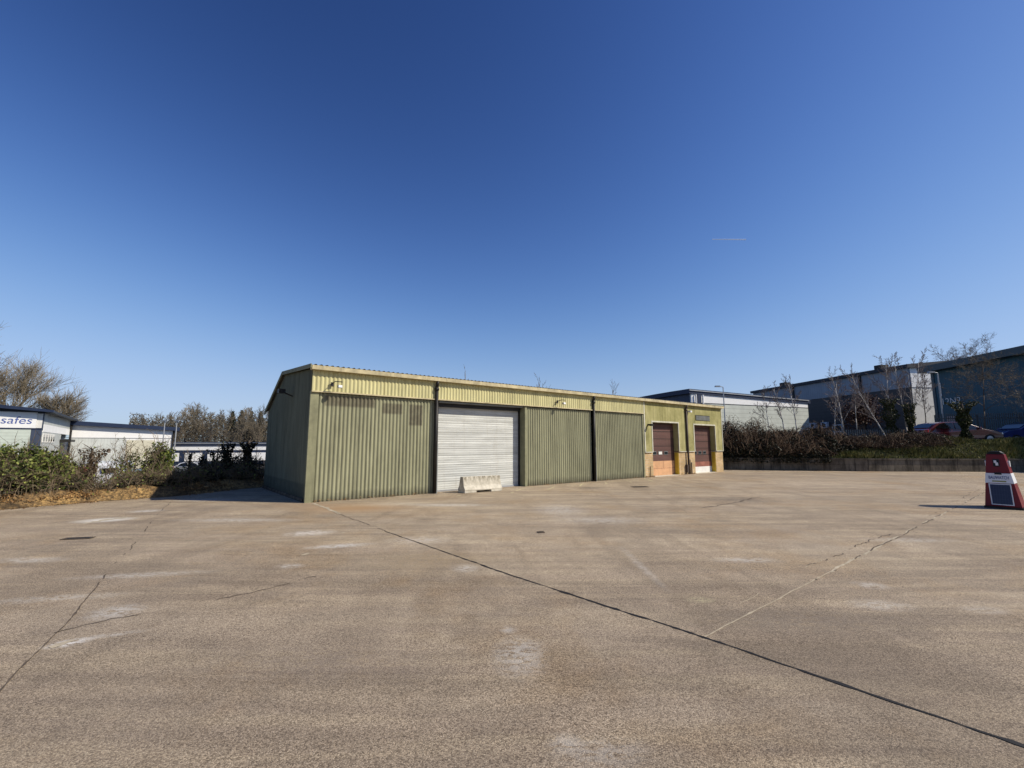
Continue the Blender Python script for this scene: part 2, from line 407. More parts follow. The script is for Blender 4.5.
# --- bark, leaves
M['bark'] = pm('grey_brown_bark', (.13, .10, .075), .9, var=.3, scale=4)
M['twig'] = pm('brown_twigs', (.20, .165, .115), .9, var=.3, scale=2)
M['twigdark'] = pm('dark_twigs', (.055, .04, .032), .9, var=.4, scale=2)
M['twigpurple'] = pm('fine_birch_twigs', (.24, .19, .165), .9, var=.3, scale=2)
M['birch'] = pm('birch_bark', (.48, .44, .39), .8, var=.35, scale=6)
M['stem'] = pm('dry_bramble_stems', (.17, .13, .085), .9, var=.45, scale=3)
M['stemr'] = pm('red_brown_bramble_stems', (.105, .066, .04), .9, var=.5, scale=3)
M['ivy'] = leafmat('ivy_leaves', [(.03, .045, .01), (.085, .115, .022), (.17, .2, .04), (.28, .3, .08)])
M['ivyd'] = leafmat('dark_ivy_leaves', [(.014, .018, .006), (.04, .048, .012), (.085, .09, .025)])  # darker olive leaf colour for the ivy on the right bank
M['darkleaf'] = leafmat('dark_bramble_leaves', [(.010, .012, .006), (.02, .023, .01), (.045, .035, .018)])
M['deadleaf'] = leafmat('dead_brown_leaves', [(.06, .04, .024), (.12, .078, .045), (.17, .11, .065)])
M['redleaf'] = leafmat('copper_brown_leaves', [(.05, .022, .014), (.085, .035, .022), (.11, .05, .03)])
M['conifer'] = leafmat('conifer_needles', [(.018, .03, .018), (.03, .05, .025), (.045, .06, .03)])
M['grass'] = leafmat('rough_grass', [(.04, .048, .012), (.13, .135, .032), (.28, .26, .075), (.3, .23, .1)])
M['litter'] = leafmat('fallen_leaves', [(.12, .06, .025), (.32, .17, .06), (.5, .3, .12)])
M['woodfill'] = leafmat('woodland_undergrowth', [(.06, .05, .033), (.13, .105, .068), (.19, .155, .1), (.07, .075, .04)])

# ------------------------------------------------------------------ vegetation generators
def branch_tree(rng, h, r0, lean=(0, 0), levels=4, kids=(5, 5, 5, 4), ang=(.5, 1.0), bare_frac=.3, twig_r=.012, up=.25, ratio=.55, thin=.55):
    trunk, crown = MB(), MB()
    def grow(p, d, L, r, lev):
        m = trunk if lev <= 1 else crown
        nseg = 5 if lev == 0 else (4 if lev < 3 else 2)
        pts = [(p.copy(), r)]
        for k in range(nseg):
            w = .06 if lev == 0 else .18
            d = (d + Vector((rng.uniform(-w, w), rng.uniform(-w, w), rng.uniform(-w, w) * .5 + (up * .2 if lev else 0)))).normalized()
            p = p + d * (L / nseg); rr = max(twig_r * .5, r * (1 - (k + 1) / nseg * .75))
            pts.append((p.copy(), rr))
        for a, b in zip(pts, pts[1:]):
            m.bar(a[0], b[0], a[1], b[1], 6 if lev == 0 else (4 if lev == 1 else 3))
        if lev >= levels: return
        n = kids[min(lev, len(kids) - 1)]
        for k in range(n):
            f0 = bare_frac if lev == 0 else .2
            t = f0 + (1 - f0) * (k + rng.random() * .8) / n
            t = min(t, .99); i = min(int(t * nseg), nseg - 1); fr = t * nseg - i
            q = pts[i][0].lerp(pts[i + 1][0], fr); rq = pts[i][1] * (1 - fr) + pts[i + 1][1] * fr
            ax = (pts[i + 1][0] - pts[i][0]).normalized()
            side = ax.orthogonal().normalized(); side.rotate(Matrix.Rotation(rng.uniform(0, 6.283), 3, ax))
            a = rng.uniform(*ang)
            nd = (ax * math.cos(a) + side * math.sin(a)); nd.z += up * .6; nd.normalize()
            LL = L * ratio * rng.uniform(.65, 1.15) * (1.15 - .55 * t if lev == 0 else 1)
            grow(q, nd, LL, max(twig_r, rq * thin), lev + 1)
    d0 = Vector((lean[0], lean[1], 1)).normalized()
    grow(Vector((0, 0, 0)), d0, h, r0, 0)
    return trunk, crown

def leaf_cloud(mb, rng, c, rad, n, size, shell=.45, flat=0.0):
    mb.open = True
    for _ in range(n):
        while True:
            v = Vector((rng.uniform(-1, 1), rng.uniform(-1, 1), rng.uniform(-1, 1)))
            if shell < v.length < 1 or (v.length <= shell and rng.random() < .25): break
        p = Vector((c[0] + v.x * rad[0], c[1] + v.y * rad[1], c[2] + v.z * rad[2]))
        if p.z < .02: p.z = .02 + rng.random() * .1
        leaf(mb, rng, p, size * rng.uniform(.6, 1.3))

def leaf(mb, rng, p, s, upb=0.3):
    n = Vector((rng.gauss(0, 1), rng.gauss(0, 1), rng.gauss(0, 1) + upb)).normalized()
    u = n.orthogonal().normalized(); u.rotate(Matrix.Rotation(rng.uniform(0, 6.28), 3, n)); w = n.cross(u)
    a = p + u * s * .5; b = p + w * s * .33; c = p - u * s * .5; d = p - w * s * .33
    mb.add([tuple(a), tuple(b), tuple(c), tuple(d)], [(0, 1, 2, 3)])

def lumpy(rng, mb, c, rad, n, size, lumps=9):
    for _ in range(lumps):
        k = rng.uniform(.3, .6)
        cc = (c[0] + rng.uniform(-1, 1) * rad[0] * .7, c[1] + rng.uniform(-1, 1) * rad[1] * .7, c[2] + rng.uniform(-1, 1) * rad[2] * .65)
        leaf_cloud(mb, rng, cc, (rad[0] * k, rad[1] * k, rad[2] * k), n // lumps, size)

def bramble(mb, rng, x0, x1, y0, y1, h, n, r=.006, zf=None, arch=1.0, seg=6):
    """arching tangled stems rooted in a rectangle"""
    for _ in range(n):
        x = rng.uniform(x0, x1); y = rng.uniform(y0, y1); z = zf(x, y) if zf else 0
        hh = h(x) if callable(h) else h
        a = rng.uniform(0, 6.28); L = hh * rng.uniform(.6, 1.25) * arch; top = hh * rng.uniform(.45, 1.05)
        prev = Vector((x, y, z)); rr = r * rng.uniform(.6, 1.5)
        for k in range(1, seg + 1):
            t = k / seg
            q = Vector((x + math.cos(a) * L * .55 * t * t + rng.uniform(-.05, .05), y + math.sin(a) * L * .35 * t * t + rng.uniform(-.05, .05),
                        z + top * (1.9 * t - .95 * t * t) if arch > .6 else z + top * t))
            mb.bar(prev, q, rr, rr * .8, 3)
            if rng.random() < .6:
                e = q + Vector((rng.uniform(-.25, .25), rng.uniform(-.2, .2), rng.uniform(-.05, .3))) * max(.4, hh * .5)
                mb.bar(q, e, rr * .6, rr * .3, 3)
            prev = q

# ================================================================== SETTING
LOW, UP = -2.2, 1.55
def plane(name, poly, z, mat, z2=None):
    m = MB()
    if z2 is None:
        m.add([(x, y, z) for x, y in poly], [tuple(range(len(poly)))]); m.open = True
    else: m.prism(poly, z2, z)
    o = m.build(name, mat); tag(o, kind='structure'); return o
plane('ground', [(-3000, -3000), (3000, -3000), (3000, 3000), (-3000, 3000)], LOW, M['grassg'])

KERB = [(-60, -45), (-22.0, -1.6), gnd(0, 509.5), gnd(90, 501.7), gnd(176, 496), (-9.72, 15.8), (-9.0, 17.2), (-6.5, 20.0)]
WALL = [(12.7, 28.4), (20.35, 26.55), (28.6, 26.0), (50, 25.0), (90, 23)]
yard_poly = KERB + [(2, 27.5), (11.5, 31.0)] + WALL + [(90, -45)]
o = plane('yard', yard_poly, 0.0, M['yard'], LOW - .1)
# raised ground on the right behind the retaining wall
plane('car_park', [(13.5, 31.6), (20.9, 29.8), (29, 29.2), (50, 28.2), (90, 26), (160, 40), (160, 160), (10, 160), (8, 40)], UP, M['asphalt'], LOW - .1)
plane('lower_yard', [(-120, 10), (-30, 20), (-12.5, 24), (-9, 40), (-15, 100), (-120, 100)], LOW + .02, M['asphalt'])

def strip(name, pts, w, mat, z=.004, jit=.3, seed=1, step=.06, wob=.012, dashed=0.0, grow=0.0):
    """flat ragged strip laid on the concrete; name carries structure kind"""
    rng = random.Random(seed); m = MB(); m.open = True
    P = [Vector((p[0], p[1])) for p in pts]; line = []
    for a, b in zip(P, P[1:]):
        n = max(2, int((b - a).length / step))
        for k in range(n): line.append(a.lerp(b, k / n))
    line.append(P[-1]); off = 0; ww = w; gap = 0
    prev = None; N = len(line)
    for i, p in enumerate(line):
        d = (line[min(i + 1, N - 1)] - line[max(i - 1, 0)]).normalized(); nn = Vector((-d.y, d.x))
        off = off * .9 + rng.uniform(-wob, wob); ww = w * (1 + rng.uniform(-jit, jit)) * (1 + grow * (1 - i / N))
        if rng.random() < .05: ww *= 1.6
        q = p + nn * off; a = q + nn * ww / 2; b = q - nn * ww / 2
        if dashed and rng.random() < dashed * .2: gap = rng.randint(2, 9)
        if prev and gap <= 0: m.add([(prev[0].x, prev[0].y, z), (prev[1].x, prev[1].y, z), (b.x, b.y, z), (a.x, a.y, z)], [(0, 1, 2, 3)])
        gap -= 1; prev = (a, b)
    o = m.build(name, mat); tag(o, kind='structure'); return o
JA = (1.55, 3.93); JB = gnd(350, 518.5)
e2 = (JA[0] + 3.2 * .637, JA[1] - 3.2 * .771)
strip('expansion_joint', [e2, JA, gnd(512, 576), gnd(385, 531)], .015, M['tar'], seed=3, jit=.65, wob=.005, grow=.7)
strip('joint', [gnd(385, 531), JB, gnd(335, 512)], .012, M['crack'], seed=4, dashed=.5)
strip('joint_sealant', [gnd(340, 514), gnd(326, 508), gnd(313, 503.5)], .07, M['sealant'], seed=5, wob=.01)
strip('joint_sealant', [(JA[0], JA[1]), gnd(830, 572)], .013, M['sealant'], seed=6, wob=.004, dashed=0)
strip('joint_sealant', [gnd(830, 572), gnd(985, 492)], .03, M['sealant'], z=.003, seed=66, wob=.01, dashed=.4)
strip('joint', [gnd(815, 580), gnd(840, 567.5), gnd(985, 492.5)], .018, M['crack'], z=.005, seed=67, wob=.012, dashed=.4)
strip('joint_crack', [gnd(775, 583), gnd(850, 551), gnd(905, 527), gnd(980, 488)], .014, M['crack'], z=.003, seed=7, wob=.03, dashed=.6)
strip('joint_crack', [gnd(735, 607), gnd(800, 569), gnd(870, 538)], .007, M['sealant'], z=.003, seed=17, wob=.015, dashed=1.0)
strip('joint', [gnd(-40, 742), gnd(0, 690), gnd(65, 625), gnd(100, 582)], .011, M['crack'], seed=8, jit=.5, wob=.004)
strip('joint', [gnd(100, 582), gnd(131, 545), gnd(162, 510), gnd(175, 498)], .012, M['crack'], seed=9, dashed=.6, wob=.012)
strip('surface_crack', [gnd(55, 633), gnd(140, 615), gnd(195, 605), gnd(280, 587), gnd(320, 578)], .012, M['crack'], seed=10, wob=.03, dashed=.2)
strip('surface_crack', [gnd(320, 578), gnd(350, 571), gnd(390, 563)], .006, M['crack'], seed=11, wob=.03, dashed=2)
strip('surface_crack', [gnd(700, 508), gnd(735, 502), gnd(760, 497)], .035, M['crack'], seed=12, wob=.03)
strip('surface_crack', [gnd(560, 530), gnd(640, 518), gnd(700, 508)], .012, M['crack'], seed=13, wob=.03, dashed=2)
for i, (a, b, c, d) in enumerate([(511, 493, 524, 488), (547.7, 489.5, 558.6, 485.3), (580, 486.2, 584, 482), (604.6, 481.5, 608, 485.4), (625.7, 479.6, 632, 483), (644, 478.6, 653, 481.5), (440, 499, 470, 494)]):
    strip('bay_line', [gnd(a, b), gnd(c, d)], .06, M['oldline'], z=.005, seed=20 + i, wob=.004, dashed=.7, jit=.4)
# scuffed white paint marks near the left edge
strip('paint_mark', [gnd(82, 524), gnd(100, 521), gnd(127, 517)], .13, M['sealant'], z=.003, seed=30, jit=.8, dashed=.6, wob=.05)
strip('paint_mark', [gnd(290, 536), gnd(306, 538), gnd(318, 533), gnd(333, 531), gnd(343, 529), gnd(341, 533)], .035, M['sealant'], z=.003, seed=31, jit=.8, dashed=1.5, wob=.03)
strip('paint_mark', [gnd(300, 555), gnd(330, 549), gnd(356, 544)], .05, M['sealant'], z=.003, seed=32, jit=.8, dashed=2, wob=.03)
strip('paint_mark', [gnd(50, 648), gnd(66, 643), gnd(84, 638)], .045, M['sealant'], z=.003, seed=33, jit=.8, dashed=.5, wob=.02)

# drain gratings
def drain(px, py, w, d, label):
    x, y = gnd(px, py)
    r = empty('drain_cover', (x, y, .005), R(12), label, 'drain cover')
    part('frame', M['crack'], r, lambda m: (m.box(-w/2, w/2, -d/2, -d/2+.025, 0, .008), m.box(-w/2, w/2, d/2-.025, d/2, 0, .008), m.box(-w/2, -w/2+.025, -d/2+.025, d/2-.025, 0, .008), m.box(w/2-.025, w/2, -d/2+.025, d/2-.025, 0, .008)))
    def g(m):
        m.box(-w/2+.026, w/2-.026, -d/2+.026, d/2-.026, -.003, .001)
        k = -w/2+.05
        while k < w/2-.05: m.box(k, k+.02, -d/2+.026, d/2-.026, .001, .006); k += .045
    part('grating', M['blackpipe'], r, g)
drain(78, 538.7, .42, .16, 'dark metal drain grating set in the concrete at the left')
drain(640, 487, .6, .3, 'flat rusty inspection cover in the concrete before the tan door')
drain(541, 532.5, .12, .12, 'tiny round drain cover out in the middle of the yard')

# ---- left earth bank and its ground sheet
def bank_pts(t):
    """t along kerb metres from KERB[1]"""
    P = [Vector(p) for p in KERB[1:]]
    for a, b in zip(P, P[1:]):
        L = (b - a).length
        if t <= L: return a.lerp(b, t / L), (b - a).normalized()
        t -= L
    return P[-1], (P[-1] - P[-2]).normalized()
BL = sum((Vector(b) - Vector(a)).length for a, b in zip(KERB[1:], KERB[2:]))
def bank():
    rng = random.Random(5); from mathutils import noise as nz
    m = MB(); m.open = True; rows = []; n = 150
    prof = [(-.12, .006), (0.0, .10), (.15, .24), (.35, .30), (.7, .26), (1.3, .1), (2.4, -.5), (4.5, -2.0), (6.5, LOW - .05)]
    for i in range(n + 1):
        p, d = bank_pts(BL * i / n); nn = Vector((-d.y, d.x)); row = []
        for k, (w, z) in enumerate(prof):
            q = p + nn * w
            f = nz.noise(Vector((q.x * 1.7, q.y * 1.7, 3.1))); g = nz.noise(Vector((q.x * 6, q.y * 6, 7)))
            amp = 0 if k == 0 else .14
            row.append((q.x + nn.x * f * .12, q.y + nn.y * f * .12, max(.004, z + f * amp + g * .05) if k < 6 else z + f * .2))
        rows.append(row)
    vs = [v for r in rows for v in r]; w = len(prof)
    fs = [(i * w + k, (i + 1) * w + k, (i + 1) * w + k + 1, i * w + k + 1) for i in range(n) for k in range(w - 1)]
    m.add(vs, fs); o = m.build('earth_bank', M['earth'], None, True); tag(o, kind='structure')
bank()
def along(t, w, z=0):
    p, d = bank_pts(t); return (p.x - d.y * w, p.y + d.x * w, z)
def t_for_px(px, w=.6):
    best = min(range(400), key=lambda i: abs(512 + F * along(BL * i / 400, w)[0] / max(.5, along(BL * i / 400, w)[1]) - px) if along(BL * i / 400, w)[1] > .5 else 1e9)
    return BL * best / 400
def fallen():
    rng = random.Random(9); m = MB(); m.open = True
    for _ in range(6500):
        t = t0f + (t1f - t0f) * rng.random(); w = rng.gauss(.22, .22)
        if math.sin(t * 1.9) + .6 * math.sin(t * 4.7 + 1) + rng.gauss(0, .35) < -.1: continue
        x, y, _z = along(t, w); z = .012 if w < -.05 else max(.02, .31 - abs(w - .4) * .45) + rng.uniform(0, .05)
        leaf(m, rng, Vector((x, y, z)), rng.uniform(.03, .07), 1.5)
    o = m.build('fallen_leaves', M['litter']); tag(o, 'orange-brown fallen leaves scattered along the earth bank', 'leaf litter', kind='stuff')
t0f, t1f = t_for_px(-60), t_for_px(262)
fallen()

# ---- left hedge: tangle + evergreen clumps + ivied stems
def left_hedge():
    rng = random.Random(12)
    r = empty('hedge', (0, 0, 0), 0, 'tangled scrubby hedge of bare brambles along the left edge of the yard', 'hedge')
    m = MB(); lv = MB(); lv.open = True
    T0, T1 = t_for_px(-90), t_for_px(268)
    for _ in range(1500):
        t = T0 + (T1 - T0) * rng.random(); w = rng.uniform(.1, 1.9) if rng.random() < .6 else rng.uniform(.5, 1.9); x, y, _z = along(t, w)
        px = 512 + F * x / max(1, y)
        h = .72 if px < 60 else (.5 if px < 88 else (.26 if px < 128 else (.42 if px < 185 else .5)))
        if 88 < px < 128 and rng.random() < .35: continue
        z0 = .2 if w < 1.2 else -.1
        L = h * rng.uniform(.5, 1.3); a = rng.uniform(0, 6.28); prev = Vector((x, y, z0)); rr = rng.uniform(.004, .009)
        top = h * rng.uniform(.5, 1.25)
        for k in range(1, 6):
            s = k / 5
            q = Vector((x + math.cos(a) * L * .6 * s * s + rng.uniform(-.05, .05), y + math.sin(a) * L * .6 * s * s + rng.uniform(-.05, .05), z0 + top * (1.8 * s - .85 * s * s) + rng.uniform(-.04, .04)))
            m.bar(prev, q, rr, rr * .8, 3)
            for _k in range(2):
                e = q + Vector((rng.uniform(-.3, .3), rng.uniform(-.3, .3), rng.uniform(-.1, .3)))
                m.bar(q, e, rr * .6, rr * .3, 3)
                if rng.random() < .35: leaf(lv, rng, e, rng.uniform(.04, .09))
            prev = q
    m.build('stems', M['stem'], r); lv.build('leaves', M['ivy'], r)
    d = MB(); d.open = True
    for _ in range(26000):
        t = T0 + (T1 - T0) * rng.random(); w = rng.uniform(.3, 1.8); x, y, _z = along(t, w)
        px = 512 + F * x / max(1, y)
        hh = (.5 if px < 70 else (.36 if px < 94 else (.16 if px < 135 else .36))) * (.7 + .5 * math.sin(x * 3.1 + y * 2.3) ** 2)
        leaf(d, rng, Vector((x, y, .2 + rng.random() ** 1.3 * hh - (.3 if w > 1.3 else 0))), rng.uniform(.05, .1))
    d.build('undergrowth', M['darkleaf'], r)
def tall_twigs():
    rng = random.Random(91); r = empty('bare_saplings', (0, 0, 0), 0, 'tall thin bare twiggy shoots standing up out of the left hedge', 'saplings')
    m = MB(); lv = MB(); lv.open = True
    for k in range(95):
        px = rng.choice([rng.uniform(62, 100), rng.uniform(104, 180), rng.uniform(-10, 60), rng.uniform(185, 262)]); w = rng.uniform(.5, 1.7); x, y, _ = along(t_for_px(px, w), w)
        h = rng.uniform(.7, 1.35) + (.25 if 120 < px < 185 else 0); prev = Vector((x, y, .1)); lean = Vector((rng.uniform(-.3, .3), rng.uniform(-.3, .3), 1)).normalized()
        for i in range(6):
            lean = (lean + Vector((rng.uniform(-.15, .15), rng.uniform(-.15, .15), 0))).normalized(); q = prev + lean * h / 6; rr = .012 * (1 - i / 8)
            m.bar(prev, q, rr, rr * .85, 4)
            if i > 0:
                for _k in range(4):
                    d = (lean + Vector((rng.gauss(0, .7), rng.gauss(0, .7), rng.gauss(0.1, .4)))).normalized(); L = rng.uniform(.12, .4); e = prev.lerp(q, rng.random()); f = e + d * L
                    m.bar(e, f, .005, .003, 3)
                    for _j in range(2): g = e.lerp(f, rng.uniform(.3, 1)); m.bar(g, g + (d + Vector((rng.gauss(0, .6), rng.gauss(0, .6), .2))) * L * .35, .003, .002, 3)
                    if rng.random() < .5: leaf(lv, rng, f, rng.uniform(.04, .07))
            prev = q
    m.build('stems', M['stem'], r); lv.build('leaves', M['ivy'], r)
left_hedge()
tall_twigs()
def bush(px, w, h, rx, n, label, mat='ivy', size=.09, seed=0, z0=.2, group=None, stemmat='stem', name='ivy_bush'):
    t = t_for_px(px, w); x, y, _ = along(t, w); rng = random.Random(seed)
    r = empty(name, (x, y, z0), 0, label, 'bush', group)
    m = MB(); lumpy(rng, m, (0, 0, h * .5), (rx * 1.1, rx * .9, h * .56), int(n * .62), size, 22); leaf_cloud(m, rng, (0, 0, h * .5), (rx * 1.15, rx, h * .62), n // 5, size * .9); m.build('foliage', M[mat], r)
    s = MB()
    for _ in range(26):
        a = rng.uniform(0, 6.28); q = Vector((rng.uniform(-.15, .15), rng.uniform(-.1, .1), 0)); d = Vector((math.cos(a) * rx * rng.uniform(.3, 1.1), math.sin(a) * rx * .7 * rng.random(), h * rng.uniform(.7, 1.25)))
        mid = q + d * .5 + Vector((rng.uniform(-.1, .1), 0, .1)); s.bar(q, mid, .012, .008, 4); s.bar(mid, q + d, .008, .004, 3)
        for _k in range(4):
            g = mid.lerp(q + d, rng.random()); s.bar(g, g + Vector((rng.uniform(-.25, .25), rng.uniform(-.2, .2), rng.uniform(0, .25))), .005, .003, 3)
    s.build('stems', M[stemmat], r); return r
bush(32, .9, 1.28, .66, 5200, 'broad green ivy bush in the hedge below the roller shutter at far left', seed=1)
bush(58, 1.0, 1.05, .5, 3000, 'smaller ivy bush in the hedge before the blue-columned corner', seed=2)
bush(2, 1.0, .95, .5, 1500, 'sparse ivy bush cut by the left edge of the photo', seed=3)
bush(164, 1.3, 1.32, .42, 4200, 'dense bright green ivy bush nearest the warehouse shadow', seed=4)
bush(134, 1.5, 1.05, .4, 900, 'thin leggy bush with sparse leaves before the cream door', seed=5, size=.07)
bush(80, 1.2, .7, .4, 1100, 'low ivy bush beside the dead ivy stump', seed=6)
def ivy_stump(loc, h, w, label, mat, seed, n=1500, bark='bark', size=.08, top=0.0, cat='tree'):
    rng = random.Random(seed); r = empty('ivy_covered_trunk', loc, 0, label, cat)
    t = MB(); prev = Vector((0, 0, 0))
    for k in range(1, 6):
        q = Vector((rng.uniform(-.05, .05), rng.uniform(-.05, .05), h * k / 5)); t.bar(prev, q, w * .4 * (1 - k * .08), w * .4 * (1 - (k + 1) * .08), 8); prev = q
    for _ in range(7):
        a = rng.uniform(0, 6.28); t.bar(prev, prev + Vector((math.cos(a) * .4, math.sin(a) * .4, rng.uniform(.0, .35))) * (w * 2 + .3), .014, .004, 4)
    t.build('trunk', M[bark], r)
    m = MB(); m.open = True
    for _ in range(n):
        z = rng.random() * h; rad = w * (.45 + .5 * rng.random()) * (1 + .4 * math.sin(z * 5 + seed)) + (top * max(0, (z / h - .7) / .3))
        a = rng.uniform(0, 6.28); leaf(m, rng, Vector((math.cos(a) * rad, math.sin(a) * rad, z)), size * rng.uniform(.6, 1.3))
    m.build('ivy', M[mat], r); return r
def on_bank(px, w, z=.2): x, y, _ = along(t_for_px(px, w), w); return (x, y, z)
ivy_stump(on_bank(97, .9), 1.2, .13, 'leaning stump clad in dead brown ivy beside the white van', 'deadleaf', 3, 900, size=.07, top=.25)
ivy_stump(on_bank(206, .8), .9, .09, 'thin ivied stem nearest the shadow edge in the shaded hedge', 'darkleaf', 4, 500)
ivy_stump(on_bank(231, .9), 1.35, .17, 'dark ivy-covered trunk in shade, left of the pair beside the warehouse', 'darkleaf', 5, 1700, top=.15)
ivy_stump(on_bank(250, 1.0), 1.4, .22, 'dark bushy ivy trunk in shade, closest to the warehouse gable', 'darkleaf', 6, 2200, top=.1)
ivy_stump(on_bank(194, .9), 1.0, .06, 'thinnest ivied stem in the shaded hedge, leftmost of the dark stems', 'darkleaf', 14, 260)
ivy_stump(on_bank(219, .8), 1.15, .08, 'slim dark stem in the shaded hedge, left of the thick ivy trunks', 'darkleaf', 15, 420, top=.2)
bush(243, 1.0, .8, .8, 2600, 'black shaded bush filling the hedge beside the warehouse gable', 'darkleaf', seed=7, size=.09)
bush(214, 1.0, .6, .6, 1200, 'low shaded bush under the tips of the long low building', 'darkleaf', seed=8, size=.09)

# ================================================================== MAIN WAREHOUSE
P0 = (-5.487, 12.44); AZ = R(38.6)
wh = empty('warehouse', (P0[0], P0[1], 0), AZ, 'long low green corrugated warehouse with cream fascia, empty yard in front', 'warehouse')
DEP, RID, EZ, RZ, BZ = 5.5, 3.22, 3.57, 3.80, 2.72; LEN = 22.4
def corr(m, x0, x1, z0, z1, y=0.0, amp=.02, pitch=.115, side=None):
    m.open = True; n = int((x1 - x0) / pitch * 8) + 1; vs = []
    for i in range(n + 1):
        x = x0 + (x1 - x0) * i / n; t = 2 * math.pi * x / pitch
        s = 2 * ((1 + math.sin(t)) / 2) ** .6 - 1
        dy = amp * (s - 1)
        zt = z1(x) if callable(z1) else z1
        if side: vs += [(y + side * -dy, x, z0), (y + side * -dy, x, zt)]
        else: vs += [(x, y - dy, z0), (x, y - dy, zt)]
    m.add(vs, [(2 * i, 2 * i + 2, 2 * i + 3, 2 * i + 1) for i in range(n)])
def wallp(name, mat, x0, x1, z0, z1, y=0.0, amp=.02):
    m = MB(); corr(m, x0, x1, z0, z1, y, amp); o = m.build(name, mat, wh, True); return o
# backing shells so nothing is see-through
boxp('backing_wall', M['dark'], wh, .06, 3.86, .07, .12, 0, 3.55)
boxp('backing_wall', M['dark'], wh, 7.72, 22.3, .30, .34, 0, 3.55)
wallp('wall', M['green'], .2, 3.80, 0, 2.97)
wallp('wall', M['green'], 7.70, 11.34, 0, 2.93)
wallp('wall', M['green'], 11.46, 14.90, 0, 2.95)
boxp('corner_trim', M['greentrim'], wh, -.02, .2, -.025, .06, 0, 2.99)
boxp('wall_trim', M['greentrim'], wh, 7.62, 7.72, -.03, .30, 0, 2.945)
boxp('wall_trim', M['greentrim'], wh, 14.88, 14.98, -.03, .10, 0, 2.97)
wallp('fascia_cladding', M['yellow'], 0.0, 14.99, 3.0, 3.56, -.05, .014)
boxp('fascia_trim', M['gutter'], wh, -.01, 14.99, -.085, -.02, 2.965, 3.0)
boxp('soffit', M['dark'], wh, .06, 15.0, -.02, .3, 2.95, 2.963)
# olive panelled end bays, with openings
D1 = (15.66, 17.9, 2.6); D2 = (19.42, 21.6, 2.56)
def olive(m):
    m.box(15.0, D1[0], -.03, .28, 1.19, 3.56); m.box(D1[1], D2[0], -.03, .28, 1.19, 3.56); m.box(D2[1], LEN, -.03, .28, 1.19, 3.56)
    m.box(D1[0], D1[1], -.03, .28, D1[2], 3.56); m.box(D2[0], D2[1], -.03, .28, D2[2], 3.56)
part('wall_panels', M['panel'], wh, olive)
for a, c in ((15.0, D1[0]), (D1[1], D2[0]), (D2[1], LEN - .02)): boxp('brick_plinth', M['brick'], wh, a, c, .0, .28, 0, 1.17)
def trims(m):
    for (a, b, h) in (D1, D2):
        m.box(a - .07, a, -.045, .0, 1.16, h + .07); m.box(b, b + .05, -.045, .0, 1.16, h + .07); m.box(a, b, -.045, .0, h, h + .07)
    for a, b in ((15.0, D1[0] - .07), (D1[1] + .05, D2[0] - .07), (D2[1] + .05, LEN)): m.box(a, b, -.06, .0, 1.145, 1.185)
    m.box(15.0, 15.07, -.05, -.03, 1.19, 3.56); m.box(LEN - .03, LEN + .03, -.05, .05, 1.19, 3.56)
part('door_trim', M['trim'], wh, trims)
# roof, gutter, verge
def roofm(m):
    m.open = True; pitch = .15; n = int((LEN + .2) / pitch * 6); vs = []
    for i in range(n + 1):
        x = -.08 + (LEN + .16) * i / n; dz = .022 * math.sin(2 * math.pi * x / pitch)
        vs += [(x, -.17, 3.70 + dz), (x, RID, 3.90 + dz), (x, DEP + .12, 2.73 + dz)]
    m.add(vs, [(3*i, 3*i+3, 3*i+4, 3*i+1) for i in range(n)] + [(3*i+1, 3*i+4, 3*i+5, 3*i+2) for i in range(n)])
part('roof', M['roof'], wh, roofm, True)
def gut(m):
    m.box(-.06, LEN + .05, -.20, -.17, 3.57, 3.685); m.box(-.06, LEN + .05, -.17, -.06, 3.57, 3.59); 
    m.box(-.06, LEN + .05, -.06, .0, 3.565, 3.66)
part('gutter', M['gutter'], wh, gut)
def verge(m):
    m.prism([(-.2, 3.60), (-.2, 3.715), (RID, 3.915), (DEP + .12, 2.75), (DEP + .12, 2.62), (RID, 3.80)], -.10, -.075, 'x')
part('verge_trim', M['greentrim'], wh, verge)
def verge2(m):
    m.prism([(-.2, 3.60), (-.2, 3.715), (RID, 3.915), (DEP + .12, 2.75), (DEP + .12, 2.62), (RID, 3.80)], LEN + .055, LEN + .08, 'x')
part('verge_trim', M['gutter'], wh, verge2)
def topz(y): return (EZ + .03 + (RZ - EZ) * y / RID) if y < RID else RZ + (2.70 - RZ) * (y - RID) / (DEP - RID)
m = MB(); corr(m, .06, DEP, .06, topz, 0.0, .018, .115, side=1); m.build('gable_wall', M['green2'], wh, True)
boxp('gable_kerb', M['retwall'], wh, -.03, .05, .2, DEP, 0, .09)
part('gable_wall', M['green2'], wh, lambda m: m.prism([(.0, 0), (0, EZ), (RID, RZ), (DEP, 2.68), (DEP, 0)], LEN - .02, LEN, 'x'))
boxp('rear_wall', M['green2'], wh, .05, LEN - .02, DEP - .05, DEP, 0, 2.68)
